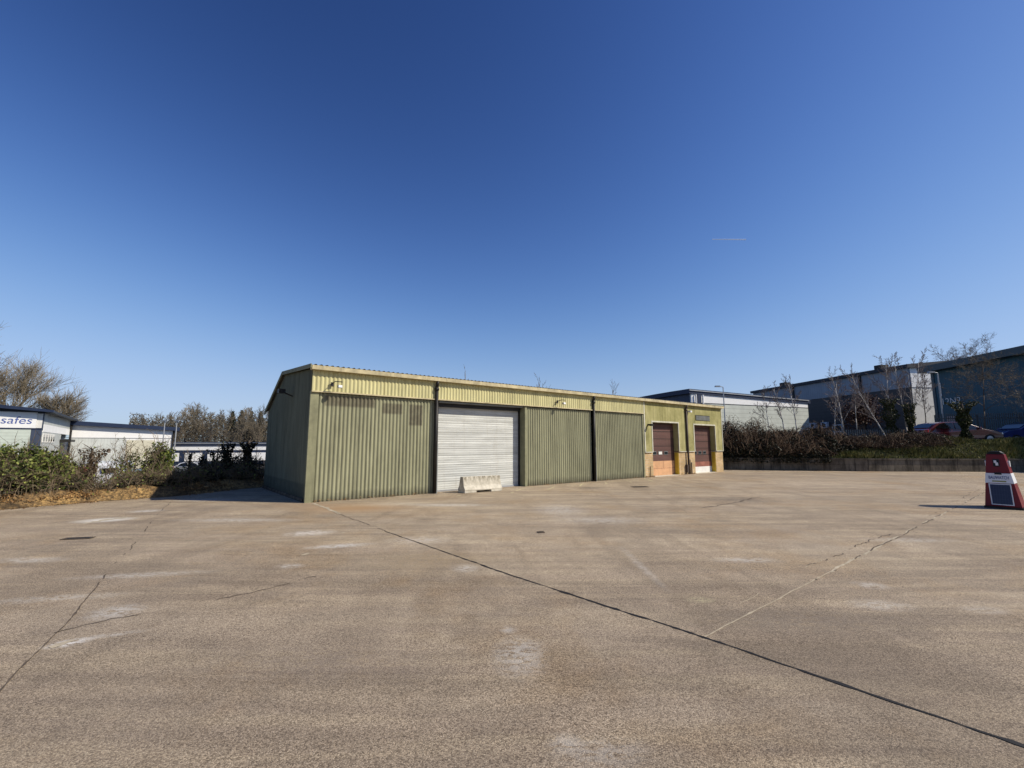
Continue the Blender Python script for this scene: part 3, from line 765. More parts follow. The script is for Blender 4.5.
# big roller shutter
def leafm(m):
    m.open = True; z = 0.0; vs = []; zs = []
    n = 38; hh = 2.93 / n
    for k in range(n):
        for a, dy in ((0, 0), (.15, -.006), (.7, -.006), (.85, 0)): zs.append((z + hh * a, dy))
        z += hh
    rg_ = random.Random(2)
    for zz, dy in zs:
        dy += rg_.uniform(-.003, .003); vs += [(3.98, .32 + dy, zz), (7.62, .32 + dy, zz)]
    m.add(vs, [(2*i, 2*i+1, 2*i+3, 2*i+2) for i in range(len(zs) - 1)])
sh = part('roller_door', M['shutter'], wh, leafm)
boxp('bottom_rail', M['galv'], sh, 3.98, 7.6, .295, .335, 0.0, .06)
part('door_frame', M['blackpipe'], wh, lambda m: (m.box(3.86, 3.985, .05, .36, 0, 2.96), m.box(7.56, 7.618, .27, .36, 0, 2.96), m.box(3.86, 7.62, .36, .40, 0, 2.96), m.box(3.985, 7.56, .20, .31, 2.78, 2.96)))
boxp('shutter_box', M['greypipe'], wh, 3.99, 7.56, .02, .20, 2.9, 2.97)
# sectional doors
def sectional(a, b, h, bottom, rowz, seed):
    d = boxp('sectional_door', M['brown'], wh, a - .02, b + .02, .27, .30, bottom, h)
    def ribs(m):
        k = bottom + .36
        while k < h - .05: m.box(a, b, .262, .27, k, k + .02); k += .36
    part('panel_joint', M['blackpipe'], d, ribs)
    w = b - a
    for k in range(3):
        x = a + w * (.16 + .22 * k)
        f = boxp('window', M['greypipe'], d, x, x + w * .14, .252, .262, rowz, rowz + .17)
        boxp('pane', M['winglass'] if not (seed == 1 and k == 1) else M['whitepanel'], f, x + .02, x + w * .14 - .02, .247, .252, rowz + .02, rowz + .15)
    return d
d1 = sectional(D1[0], D1[1], D1[2], .72, 1.02, 1)
boxp('lower_panel', M['orange'], d1, D1[0], D1[1], .262, .275, 0.0, .715)
part('panel_joint', M['redpanel'], d1, lambda m: (m.box(D1[0], D1[1], .258, .2625, .35, .362), m.box(16.9, 16.912, .258, .2625, .36, .71)))
d2 = sectional(D2[0], D2[1], D2[2], .60, 1.0, 2)
boxp('lower_panel', M['redpanel'], d2, D2[0], D2[1], .262, .275, .33, .595)
boxp('lower_panel', M['whitepanel'], d2, D2[0], D2[1], .258, .275, 0.0, .33)
for D in (D1, D2): boxp('yellow_guard', M['yellowguard'], wh, D[1] - .04, D[1] + .012, .02, .22, 0, 1.12)
for D in (D1, D2): boxp('threshold', M['conc'], wh, D[0], D[1], -.05, .26, .0, .015)
boxp('floor', M['dark'], wh, 3.9, 7.6, .37, 5.4, 0, .01)
# downpipes
def pipe(x, mat, r, zt=3.57, y=-.09):
    return part('downpipe', M[mat], wh, lambda m: (m.bar((x, y, .02), (x, y, zt - .18), r, r, 10), m.bar((x, y, zt - .18), (x, -.15, zt), r, r * .9, 10), m.bar((x, y, zt - .3), (x, y, zt - .22), r * 1.4, r * 1.4, 10)), True)
pipe(3.83, 'blackpipe', .055); pipe(11.40, 'blackpipe', .055); pipe(18.63, 'brownpipe', .05)
part('pipe_guard', M['greypipe'], wh, lambda m: m.box(3.865, 3.91, -.11, -.03, 0, 1.55))
part('pipe_guard', M['greypipe'], wh, lambda m: m.box(11.455, 11.49, -.10, -.03, 0, 1.4))
for cx0, ch, cr in ((18.85, .75, .02), (18.97, .6, .03), (15.35, .5, .02)): part('conduit', M['brownpipe'], wh, lambda m: m.bar((cx0, -.05, .0), (cx0, -.05, ch), cr))
boxp('meter_box', M['brownpipe'], wh, 18.45, 18.56, -.12, -.002, .1, .5)
part('louvre', M['greypipe'], wh, lambda m: [m.box(19.64, 21.06, -.06 - .0, -.031, 2.83 + k * .035, 2.83 + k * .035 + .022) for k in range(7)])
boxp('louvre_backing', M['blackpipe'], wh, 19.6, 21.1, -.036, -.030, 2.8, 3.1)
# wall lamps & cameras (each is fixed to the wall: parts of the warehouse)
def flood(x, z, y=-.07, side=False):
    m = MB(); m.bar((x - .1, y, z + .1), (x - .1, y - .25, z + .14), .012); m.bar((x - .1, y - .25, z + .14), (x + .1, y - .25, z + .14), .012); m.box(x - .14, x - .06, y - .02, y, z + .02, z + .14)
    o = m.build('floodlight', M['blackpipe'], wh)
    h = MB(); h.box(x - .02, x + .10, y - .27, y - .18, z - .03, z + .05); h.build('housing', M['galv'], o, bevel=.015)
    boxp('lens', M['lamp'], o, x - .01, x + .09, y - .282, y - .271, z - .02, z + .04)
flood(.62, 3.12, -.09); flood(9.35, 3.13, -.09)
part('floodlight', M['blackpipe'], wh, lambda m: (m.bar((0, 2.0, 3.0), (-.3, 2.0, 3.12), .02), m.box(-.42, -.24, 1.88, 2.12, 3.08, 3.2)))
part('security_camera', M['black'], wh, lambda m: (m.box(15.28, 15.34, -.2, -.03, 2.42, 2.5), m.box(15.25, 15.37, -.32, -.16, 2.40, 2.49)))
part('security_camera', M['alarmwhite'], wh, lambda m: (m.box(18.88, 18.94, -.1, -.03, 3.22, 3.3), m.box(18.84, 18.98, -.22, -.1, 3.2, 3.29)))
# weeds along the wall foot
def weeds():
    rng = random.Random(44); m = MB(); m.open = True
    for _ in range(900):
        s = rng.choice([rng.uniform(.1, 3.8), rng.uniform(7.7, 14.9), rng.uniform(15, 15.6), rng.uniform(18, 19.3)]); s += math.sin(s * 9) * .1
        leaf(m, rng, Vector((s, -.03 - abs(rng.gauss(0, .03)), rng.random() ** 2 * .06 + .01)), rng.uniform(.015, .04))
    o = m.build('weeds', M['litter']); o.location = (P0[0], P0[1], 0); o.rotation_euler = (0, 0, AZ)
    tag(o, 'thin dry weeds and leaves along the foot of the warehouse wall', 'weeds', kind='stuff')
weeds()

# ---- concrete barrier
def wloc(s, y): return (P0[0] + s * math.cos(AZ) - y * math.sin(AZ), P0[1] + s * math.sin(AZ) + y * math.cos(AZ))
bx, by = wloc(5.33, -.45)
b_ = empty('concrete_barrier', (bx, by, 0), AZ + R(-3), 'short weathered concrete barrier block standing before the grey roller shutter', 'barrier')
def jersey(m):
    L = .72; prof = [(-.23, .07), (-.23, .11), (-.15, .22), (-.085, .50), (.085, .50), (.15, .22), (.23, .11), (.23, .07)]
    m.prism(prof, -L, L, 'x')
    for a, b in ((-L, -.28), (.28, L)): m.prism([(-.23, 0), (-.23, .069), (.23, .069), (.23, 0)], a, b, 'x')
part('barrier_block', M['conc'], b_, jersey, bevel=.012)

# ---- alarm tower at right
ax, ay = 12.08, 11.5
al = empty('alarm_unit', (ax, ay, 0), R(-143 + 90), 'red and white pyramid-shaped mobile alarm unit with a solar panel, at the right edge', 'alarm unit')
WB, WT, HT = .32, .155, 1.30
def w_at(z): return WB + (WT - WB) * z / HT
def frus(m, z0, z1, g=0.0):
    a, b = w_at(z0) + g, w_at(z1) + g
    m.add([(-a,-a,z0),(a,-a,z0),(a,a,z0),(-a,a,z0),(-b,-b,z1),(b,-b,z1),(b,b,z1),(-b,b,z1)], [(0,3,2,1),(4,5,6,7),(0,1,5,4),(1,2,6,5),(2,3,7,6),(3,0,4,7)])
part('base', M['black'], al, lambda m: m.box(-.33, .33, -.33, .33, 0, .05))
part('lower_body', M['alarmred'], al, lambda m: frus(m, .05, .60), bevel=.012)
bandp = part('white_band', M['alarmwhite'], al, lambda m: frus(m, .601, .84, .004), bevel=.008)
part('upper_body', M['alarmred'], al, lambda m: frus(m, .841, HT), bevel=.012)
part('cap', M['black'], al, lambda m: (m.box(-.14, .14, -.14, .14, HT, HT + .03), m.prism([(-.13, HT + .03), (-.08, HT + .075), (.08, HT + .075), (.13, HT + .03)], -.12, .12, 'y')), bevel=.01)
def face_box(m, x0, x1, z0, z1, off, th=.012):
    def yy(z): return -w_at(z) - off
    m.add([(x0, yy(z0), z0), (x1, yy(z0), z0), (x1, yy(z1), z1), (x0, yy(z1), z1), (x0, yy(z0) + th, z0), (x1, yy(z0) + th, z0), (x1, yy(z1) + th, z1), (x0, yy(z1) + th, z1)],
          [(0,1,2,3),(7,6,5,4),(0,4,5,1),(1,5,6,2),(2,6,7,3),(3,7,4,0)])
sp_ = part('solar_panel', M['alarmwhite'], al, lambda m: face_box(m, -.19, .19, .09, .59, .016))
part('solar_cells', M['solar'], sp_, lambda m: face_box(m, -.17, .17, .11, .57, .0205, .003))
part('latch', M['black'], al, lambda m: face_box(m, -.06, .06, .81, .86, .015))
part('strip', M['olive'], bandp, lambda m: face_box(m, -.12, .12, .635, .665, .008, .003))
cm = part('camera', M['black'], al, lambda m: face_box(m, -.055, .055, 1.0, 1.18, .01, .01))
part('camera_lens', M['alarmwhite'], cm, lambda m: (m.box(-.035, .01, -w_at(1.1) - .04, -w_at(1.1) - .012, 1.09, 1.15), m.box(-.01, .035, -w_at(1.05) - .04, -w_at(1.05) - .015, 1.03, 1.10)))
for sx in (-1, 1):
    part('camera', M['alarmwhite'], al, lambda m: (m.box(*(sorted((sx * .17, sx * .215))), -.04, .04, 1.0, 1.14), m.box(*(sorted((sx * .14, sx * .17))), -.02, .02, 1.07, 1.11)), bevel=.006)
def text(name, body, size, mat, parent, loc, rot, align='CENTER', fit=None, shear=0.0, extr=.003):
    cu = bpy.data.curves.new(name, 'FONT'); cu.body = body; cu.size = size; cu.align_x = align; cu.extrude = extr; cu.shear = shear
    t = bpy.data.objects.new(name, cu); COL.objects.link(t); bpy.context.view_layer.update()
    dg = bpy.context.evaluated_depsgraph_get(); me = bpy.data.meshes.new_from_object(t.evaluated_get(dg)); me.name = name
    bpy.data.objects.remove(t); o = bpy.data.objects.new(name, me); COL.objects.link(o); me.materials.clear(); me.materials.append(mat)
    xs = [v.co.x for v in me.vertices]; w = max(xs) - min(xs)
    sx = fit / w if fit else 1
    for v in me.vertices: v.co.x *= sx
    o.parent = parent; o.location = loc; o.rotation_euler = rot; return o
zt = .70; sl = math.atan((WB - WT) / HT)
text('lettering', 'BAUWATCH', .11, M['navytext'], bandp, (0, -w_at(zt) - .009, zt), (R(90) - sl, 0, 0), fit=.34, extr=.002)

for o_ in list(al.children_recursive):      # the unit's left edge stands upright, its right edge slopes
    if o_.name.startswith('lettering'): o_.location.x -= .05 * zt / HT; continue
    for v_ in o_.data.vertices: v_.co.x -= .05 * v_.co.z / HT
# ================================================================== RIGHT SIDE
def polyline_wall(name, pts, z0, z1, th, mat, lab, cat):
    root = empty(name, (pts[0][0], pts[0][1], 0), 0, lab, cat)
    for i, (a, b) in enumerate(zip(pts, pts[1:])):
        d = Vector(b) - Vector(a); L = d.length; az = math.atan2(d.y, d.x)
        m = MB(); m.box(0, L, 0, th, z0, z1); o = m.build('wall_run', mat, root); o.location = (a[0] - pts[0][0], a[1] - pts[0][1], 0); o.rotation_euler = (0, 0, az)
        m = MB(); m.box(-.02, L, -.04, th + .03, z1, z1 + .07); q = m.build('coping', mat, root); q.location = o.location; q.rotation_euler = o.rotation_euler
    return root
polyline_wall('retaining_wall', WALL, -.3, .66, .25, M['retwall'], 'low dark concrete retaining wall along the right side of the yard', 'wall')

def wall_at(x):
    for a, b in zip(WALL, WALL[1:]):
        if x <= b[0]: 
            t = (x - a[0]) / (b[0] - a[0]); return a[1] + (b[1] - a[1]) * t
    return WALL[-1][1]
def bankz(x, y):
    d = y - wall_at(x) - .25
    if d < 0: d = 0
    top = 1.78 if x > 24 else 1.62
    from mathutils import noise as nz
    n = nz.noise(Vector((x * .8, y * .8, 0))) * .10
    if d < 2.0: return .68 + (top - .68) * (d / 2.0) ** .85 + n * min(1, d)
    return max(UP - .02, top - (d - 2.0) * .12) + n * max(0, 1 - (d - 2) / 2) * .6
def rbank():
    m = MB(); m.open = True; nx, ny = 260, 16; vs = []
    for i in range(nx + 1):
        x = 11.3 + (75 - 11.3) * (i / nx) ** 1.4; 
        for j in range(ny + 1):
            y = wall_at(x) + .22 + 4.4 * j / ny; vs.append((x, y, bankz(x, y)))
    m.add(vs, [(i * (ny + 1) + j, (i + 1) * (ny + 1) + j, (i + 1) * (ny + 1) + j + 1, i * (ny + 1) + j + 1) for i in range(nx) for j in range(ny)])
    o = m.build('grass_bank', M['grassg'], None, True); tag(o, kind='structure')
rbank()
def grass_r():
    rng = random.Random(21); m = MB(); m.open = True
    for _ in range(42000):
        x = rng.uniform(17, 36); d = rng.random() ** 1.1 * 3.0; y = wall_at(x) + .2 + d
        dens = .5 + .5 * math.sin(x * 1.3 + 2 * math.sin(d * 2)) 
        if x < 20 and rng.random() < (20 - x) / 4: continue
        if rng.random() > .45 + .55 * dens: continue
        z = bankz(x, y); h = rng.uniform(.08, .24) * (.5 + .9 * dens); a = rng.uniform(0, 6.28); w = rng.uniform(.015, .04)
        dx, dy = rng.uniform(-.5, .5) * h, rng.uniform(-.7, .2) * h
        m.add([(x - math.cos(a) * w, y - math.sin(a) * w, z - .02), (x + math.cos(a) * w, y + math.sin(a) * w, z - .02), (x + dx, y + dy, z + h)], [(0, 1, 2)])
    o = m.build('grass', M['grass']); tag(o, 'rough green grass growing on the bank above the retaining wall', 'grass', kind='stuff')
grass_r()
def bramble_r():
    rng = random.Random(31)
    r = empty('bramble_thicket', (0, 0, 0), 0, 'dark overhanging bramble thicket on the bank beyond the warehouse end', 'hedge')
    m = MB(); lv = MB(); lv.open = True
    for _ in range(2100):
        x = rng.uniform(12.2, 25.5); d = rng.uniform(.1, 2.8); y = wall_at(x) + d; z = bankz(x, y) - .1
        prof = 1.4 if x < 16 else (1.0 if x < 20 else .6)
        if x > 18.5: d = 1.2 + d * .6; y = wall_at(x) + d; z = bankz(x, y) - .1
        prof *= .55 + .5 * math.sin(x * 1.9) ** 2 + .25 * math.sin(x * 5.3 + 1)
        hh = prof * rng.uniform(.5, 1.15) * (1 if d < 2 else .8); a = rng.gauss(-1.6, 1.2); L = rng.uniform(.4, 1.3)
        prev = Vector((x, y, z)); rr = rng.uniform(.006, .012)
        for k in range(1, 7):
            s = k / 6; q = Vector((x + math.cos(a) * L * s * s + rng.uniform(-.06, .06), y + math.sin(a) * L * s * s * .9 + rng.uniform(-.06, .06), max(.15, z + hh * (2.6 * s - 1.9 * s * s * s))))
            m.bar(prev, q, rr, rr * .8, 3)
            e = q + Vector((rng.uniform(-.3, .3), rng.uniform(-.3, .3), rng.uniform(-.2, .3))); m.bar(q, e, rr * .6, rr * .3, 3)
            if rng.random() < .4: leaf(lv, rng, e, .09)
            prev = q
    m.build('stems', M['stemr'], r); lv.build('leaves', M['darkleaf'], r)
    d_ = MB(); d_.open = True
    for _ in range(36000):
        x = rng.uniform(12.2, 26.5) ; 
        if x > 20 and rng.random() < (x - 20) / 9: continue
        d = rng.uniform(-.25, 2.6)
        if x > 18.5: d = rng.uniform(min(1.4, (x - 18.5) * .5), 2.8)
        y = wall_at(x) + d
        prof = (1.25 if x < 16 else (.85 if x < 20 else .45)) * (.6 + .45 * math.sin(x * 1.9) ** 2 + .15 * math.sin(x * 5.3 + 1))
        bz = bankz(x, y) if d > 0 else .45
        z = bz + rng.random() * prof * (1.0 if d > .3 else .8) ; leaf(d_, rng, Vector((x, y, z)), rng.uniform(.07, .15))
    d_.build('undergrowth', M['darkleaf'], r)
bramble_r()

# ---- trees on the right
def px_tree(name, base, top, Y, zb, label, cat, seed, r0, mats, group=None, **kw):
    """tree standing at depth Y with its base under pixel x 'base' and its tip towards pixel 'top'"""
    x = at(base[0], base[1], Y)[0]; tx, _, tz = at(top[0], top[1], Y)
    h = tz - zb; rng = random.Random(seed)
    r = empty(name, (x, Y, zb), 0, label, cat, group)
    t, c = branch_tree(rng, h, r0, lean=((tx - x) / h, rng.uniform(-.05, .05)), **kw)
    t.build('trunk', M[mats[0]], r, True); c.build('crown', M[mats[1]], r); return r
BG = 'bare white-stemmed birches on the bank'
BK = dict(levels=4, kids=(12, 8, 7, 6), ang=(.3, .85), bare_frac=.4, twig_r=.0068, up=.12, ratio=.32, thin=.32)
px_tree('birch_tree', (797, 430), (790, 384), 31.5, 1.5, 'single upright birch rising from the bramble thicket against the white-banded shed', 'tree', 51, .05, ('birch', 'twigpurple'), BG, **BK)
px_tree('birch_tree', (786, 430), (780, 388), 32.0, 1.5, 'small thin birch left of the upright one by the white-banded shed', 'tree', 52, .05, ('birch', 'twigpurple'), BG, **BK)
px_tree('birch_tree', (846, 436), (828, 374), 31.2, 1.5, 'leaning birch with low side branches in front of the long grey shed', 'tree', 53, .05, ('birch', 'twigpurple'), BG, levels=4, kids=(14, 8, 6, 5), ang=(.4, .9), bare_frac=.25, twig_r=.0068, up=.12, ratio=.30, thin=.32)
px_tree('birch_tree', (890, 432), (847, 370), 31.0, 1.6, 'strongly leaning birch whose stem slants left from the round ivy clump', 'tree', 54, .042, ('birch', 'twigpurple'), BG, **BK)
px_tree('birch_tree', (889, 432), (877, 364), 31.4, 1.6, 'birch standing straight up out of the round ivy clump', 'tree', 55, .05, ('birch', 'twigpurple'), BG, **BK)
px_tree('birch_tree', (908, 436), (899, 364), 30.6, 1.6, 'left stem of the twin birches above the ivy trunk by the lit wall', 'tree', 56, .05, ('birch', 'twigpurple'), BG, **BK)
px_tree('birch_tree', (911, 436), (907, 362), 30.9, 1.6, 'right stem of the twin birches above the ivy trunk by the lit wall', 'tree', 57, .05, ('birch', 'twigpurple'), BG, **BK)
px_tree('birch_tree', (888, 434), (862, 388), 30.2, 1.6, 'short thin birch stem slanting low before the copper-leaved shrub', 'tree', 58, .045, ('birch', 'twigpurple'), BG, **BK)
px_tree('birch_tree', (926, 436), (921, 376), 33, 1.5, 'thin young birch before the sunlit end wall of the grey shed', 'tree', 59, .045, ('bark', 'twigpurple'), None, **BK)
px_tree('birch_tree', (770, 432), (766, 392), 31.8, 1.5, 'very slight birch leftmost on the bank before the white-banded shed', 'tree', 151, .035, ('birch', 'twigpurple'), BG, **BK)
px_tree('birch_tree', (858, 436), (852, 380), 32.2, 1.5, 'slight upright birch before the copper shrub', 'tree', 152, .04, ('birch', 'twigpurple'), BG, **BK)
px_tree('birch_tree', (834, 436), (838, 382), 32.6, 1.5, 'slight birch leaning right behind the low-branched one', 'tree', 153, .035, ('birch', 'twigpurple'), BG, **BK)
def ivy_at(px, py_top, Y, w, label, seed, n, top=.2, mat='ivyd', bx=None):
    x = at(px, 436, Y)[0]; zt_ = at(px, py_top, Y)[2]; zb = 1.55
    return ivy_stump((x, Y, zb), zt_ - zb, w, label, mat, seed, n, 'bark', .11, top)
ivy_at(892, 399, 30.8, .42, 'round bushy ivy clump around leaning birch stems', 61, 2600, .15)
ivy_at(912, 404, 30.3, .24, 'ivy-wrapped trunk under the twin birches', 62, 1800, .25)
ivy_at(966, 402, 29.0, .30, 'tall ivy-wrapped pollard stump between the red and blue cars', 63, 3600, .5)
# copper shrub
def copper():
    Y = 34; x = at(865, 430, Y)[0]; rng = random.Random(71)
    r = empty('copper_shrub', (x, Y, UP), 0, 'copper-brown leaved shrub in front of the long dark shed', 'shrub')
    t, c = branch_tree(rng, 2.6, .07, levels=3, kids=(9, 6, 5), ang=(.5, 1.1), bare_frac=.1, twig_r=.01, ratio=.6)
    t.build('trunk', M['bark'], r); c.build('crown', M['twigdark'], r)
    m = MB(); lumpy(rng, m, (0, 0, 2.3), (2.0, 1.2, 1.5), 5200, .12, 16); m.build('leaves', M['redleaf'], r)
copper()
px_tree('bare_tree', (985, 430), (978, 364), 31.5, UP, 'bare spreading tree in front of the dark teal building', 'tree', 81, .055, ('bark', 'twig'), None,
        levels=4, kids=(13, 9, 7, 6), ang=(.6, 1.2), bare_frac=.4, twig_r=.006, up=.08, ratio=.46, thin=.42)
px_tree('bare_tree', (1030, 430), (1040, 360), 33.5, UP, 'bare tree cut by the right edge of the photo', 'tree', 82, .055, ('bark', 'twig'), None,
        levels=4, kids=(9, 6, 5, 4), ang=(.6, 1.1), bare_frac=.3, twig_r=.007, up=.1, ratio=.42, thin=.5)
px_tree('bare_tree', (968, 440), (966, 359), 80, UP, 'tall bare tree crown showing above the teal roof', 'tree', 83, .28, ('twig', 'twigpurple'), None,
        levels=4, kids=(13, 10, 8, 6), ang=(.5, 1.1), bare_frac=.4, twig_r=.014, up=.1, ratio=.46, thin=.45)
px_tree('bare_tree', (946, 440), (944, 361), 84, UP, 'small bare crown above the joint of the grey shed and teal roof', 'tree', 85, .2, ('twig', 'twigpurple'), None,
        levels=4, kids=(13, 10, 8, 6), ang=(.5, 1.1), bare_frac=.4, twig_r=.014, up=.12, ratio=.38, thin=.45)
px_tree('bare_tree', (1000, 440), (1002, 360), 88, UP, 'second bare crown above the teal roof, farther right', 'tree', 84, .28, ('twig', 'twigpurple'), None,
        levels=4, kids=(13, 10, 8, 6), ang=(.5, 1.1), bare_frac=.4, twig_r=.014, up=.1, ratio=.46, thin=.45)

# ---- buildings on the right
def shed(name, loc, az, L, W, H, label, over=.3, roofmat='darkroof', rise=.5, roofth=.45, z0=0.0):
    """returns root; local x runs along the front face, y goes back; walls added by caller"""
    r = empty(name, (loc[0], loc[1], z0), az, label, 'industrial building')
    def rf(m):
        m.prism([(-over, H - roofth * .2), (-over, H + roofth * .6), (W / 2, H + rise + roofth * .6), (W + over, H + roofth * .6), (W + over, H - roofth * .2), (W / 2, H + rise)], -over, L + over, 'x')
    part('roof', M[roofmat], r, rf); return r
# (a) white-banded shed; its left face (dark) points towards us at x<0
Ya = 50; Ax, _, Az = at(691, 389, Ya)
A = empty('white_banded_shed', (Ax, Ya, UP), R(23), 'low shed with bright white band and pale cladding, beyond the warehouse end', 'industrial building')
Ha = Az - UP; La = 19.0; Wa = 26
boxp('lower_wall', M['palegrey'], A, 0, La, 0, .2, 0, Ha - 1.55)
boxp('band_trim', M['darkroof'], A, 0, La, -.02, .2, Ha - 1.55, Ha - 1.47)
part('upper_band', M['white'], A, lambda m: m.prism([(0, Ha - 1.47), (La, Ha - 1.47), (La, Ha - .95), (0, Ha - .5)], 0.0, .2, 'y'))
boxp('side_wall', M['bluegrey'], A, -.0, .2, .2, Wa, 0, Ha - .5)
boxp('side_wall', M['bluegrey'], A, La - .2, La, .2, Wa, 0, Ha - .9)
def roofa(m):   # shallow roof, slightly lower towards the right; curved side verge falls to the back
    n = 10
    for i in range(n):
        y0, y1 = -.12 + (Wa + .5) * i / n, -.12 + (Wa + .5) * (i + 1) / n
        f = lambda y: -1.3 * (max(0, y) / Wa) ** 2
        def V(x, y, dz): return (x, y, Ha + f(y) - (.45 * max(0, x) / La) + dz)
        m.add([V(-.4, y0, -.5), V(La + .4, y0, -.5), V(La + .4, y1, -.5), V(-.4, y1, -.5), V(-.4, y0, 0), V(La + .4, y0, 0), V(La + .4, y1, 0), V(-.4, y1, 0)],
              [(0,3,2,1),(4,5,6,7),(0,1,5,4),(1,2,6,5),(2,3,7,6),(3,0,4,7)])
part('roof', M['blue'], A, roofa)
part('gutter', M['galv'], A, lambda m: m.add([(-.42, -.22, Ha - .2), (La, -.22, Ha - .65), (La, -.13, Ha - .65), (-.42, -.13, Ha - .2), (-.42, -.22, Ha - .1), (La, -.22, Ha - .55), (La, -.13, Ha - .55), (-.42, -.13, Ha - .1)], [(0,3,2,1),(4,5,6,7),(0,1,5,4),(1,2,6,5),(2,3,7,6),(3,0,4,7)]))
part('downpipe', M['white'], A, lambda m: (m.bar((.5, -.15, 0), (.5, -.15, Ha - .6), .09, .09, 8), m.bar((1.5, -.15, Ha - 2.2), (1.5, -.15, Ha - .6), .1, .1, 8)))
part('downpipe', M['blue'], A, lambda m: m.box(.8, 1.3, -.1, -.005, Ha - 2.6, Ha - .5))
# (b) long grey shed: dark long side towards us, sunlit end on the right
Yb = 52; Bx = at(907, 365, Yb)[0]; Hb = at(907, 365, Yb)[2] - UP
Bd = empty('long_grey_shed', (Bx, Yb, UP), R(98), 'long dark grey shed with vents on its roof and a bright sunlit end wall', 'industrial building')
Lb = 27; We = 16
# local x = away along the long side (az 96), local y = to the left (az 186); the end face runs along -y
boxp('lower_wall', M['brownclad'], Bd, 0, Lb, -.25, 0, 0, Hb - 2.6)
boxp('upper_band', M['midgrey'], Bd, 0, Lb, -.25, .03, Hb - 2.6, Hb - .3)
boxp('end_lower_wall', M['whitepanel'], Bd, -.03, .2, -We, -.25, 0, Hb - 2.6)
boxp('end_upper_wall', M['white'], Bd, -.06, .2, -We, -.25, Hb - 2.57, Hb - .3)
boxp('end_trim', M['darkroof'], Bd, -.07, .2, -We, .04, Hb - 2.6, Hb - 2.57)
boxp('rear_wall', M['midgrey'], Bd, Lb - .2, Lb, -We, -.25, 0, Hb - .3)
def roofb(m): m.prism([(.35, Hb - .35), (.35, Hb + .05), (-We / 2, Hb + .9), (-We, Hb + .1), (-We, Hb - .3)], -.3, Lb + .3, 'x')
part('roof', M['darkroof'], Bd, roofb)
for lx in (6.0, 17.5): part('downpipe', M['blackpipe'], Bd, lambda m: m.box(lx, lx + .3, .03, .2, 0, Hb - .35))
for lx, w in ((3.2, 1.3), (19.5, 1.5)): boxp('roof_vent', M['blackpipe'], Bd, lx, lx + w * .7, -1.1, .0, Hb + .05, Hb + .6)
for lx in (13.6, 11.6): 
    u = boxp('air_conditioner', M['alarmwhite'], Bd, lx, lx + 1.1, .03, .4, 2.2, 3.0, bevel=.03)
    part('fan_grille', M['blackpipe'], u, lambda m: m.bar((lx + .55, .401, 2.6), (lx + .55, .41, 2.6), .3, .3, 16))
for lx in (9.5, 21.5):
    f = boxp('window', M['white'], Bd, lx, lx + 1.6, .031, .07, 1.6, 2.6); boxp('pane', M['winglass'], f, lx + .1, lx + 1.5, .07, .075, 1.7, 2.5)
# (c) dark teal building
Yc = 45; Cx = at(931, 369, Yc)[0]; Hc = at(931, 369, Yc)[2] - UP
Cb = empty('teal_building', (Cx, Yc, UP), R(84.6 + 180), 'large dark teal ribbed building with slate roof edge at the right', 'industrial building')
# local x comes towards the camera; local -y points left (az 174.6) => outside face at y = 0 looking to -y
Lc = 26
boxp('wall', M['teal'], Cb, 0, Lc, 0, .25, 0, Hc - .2)
boxp('end_wall', M['teal'], Cb, -.0, .25, .25, 14, 0, Hc - .2)
boxp('corner_trim', M['tealtrim'], Cb, -.08, .25, -.06, 0.0, 0, Hc - .2)
boxp('front_wall', M['teal'], Cb, Lc - .25, Lc, .25, 14, 0, Hc - .2)
part('roof', M['tealtrim'], Cb, lambda m: m.prism([(-.8, Hc - .35), (-.8, Hc + .25), (7, Hc + 1.1), (14.5, Hc + .25), (14.5, Hc - .35)], -.7, Lc + .5, 'x'))
text('unit_number', '12N2', .85, M['greytext'], Cb, (1.9, -.06, 3.75), (R(90), 0, 0), fit=2.0)
boxp('sign_panel', M['greytext'], Cb, .8, .95, -.05, -.005, 4.6, 5.9)
part('sign', M['bluecar'], Cb, lambda m: m.box(1.2, 3.0, -.05, -.005, .7, 2.6))
# lamp columns
def lamp_col(px, py_top, Y, label, zb=UP):
    x, _, zt_ = at(px, py_top, Y); r = empty('lamp_column', (x, Y, zb), 0, label, 'lamp post')
    h = zt_ - zb
    part('pole', M['galv'], r, lambda m: (m.bar((0, 0, 0), (0, 0, 1.1), .09, .09, 8), m.bar((0, 0, 1.1), (0, 0, h), .06, .04, 8)))
    part('lamp_head', M['galv'], r, lambda m: (m.bar((0, 0, h), (-.35, 0, h + .05), .03), m.prism([(-.75, h), (-.72, h + .12), (-.3, h + .12), (-.25, h)], -.11, .11, 'y')))
lamp_col(723, 387, 42, 'thin grey lamp column in front of the white-banded shed')
lamp_col(937.5, 373, 36, 'grey lamp column in front of the teal building corner')
# palisade fence in front of teal building and sheds
def palisade(a, b, h, label, z0=UP):
    d = Vector(b) - Vector(a); L = d.length; r = empty('palisade_fence', (a[0], a[1], z0), math.atan2(d.y, d.x), label, 'fence')
    def p(m):
        x = 0
        while x < L: m.box(x, x + .065, -.012, .0, .05, h); x += .14
    part('pales', M['fence'], r, p)
    part('rail', M['fence'], r, lambda m: (m.box(0, L, .001, .04, .35, .42), m.box(0, L, .001, .04, h - .4, h - .33)))
    x = 0
    while x < L: boxp('post', M['fence'], r, x, x + .09, .041, .12, 0, h - .1); x += 2.75
palisade((32.5, 35.2), (44, 33.2), 2.3, 'grey palisade fence running behind the blue car')
palisade((21.0, 31.0), (26.0, 30.6), .95, 'low steel fence section behind the brambles, left of the red car')

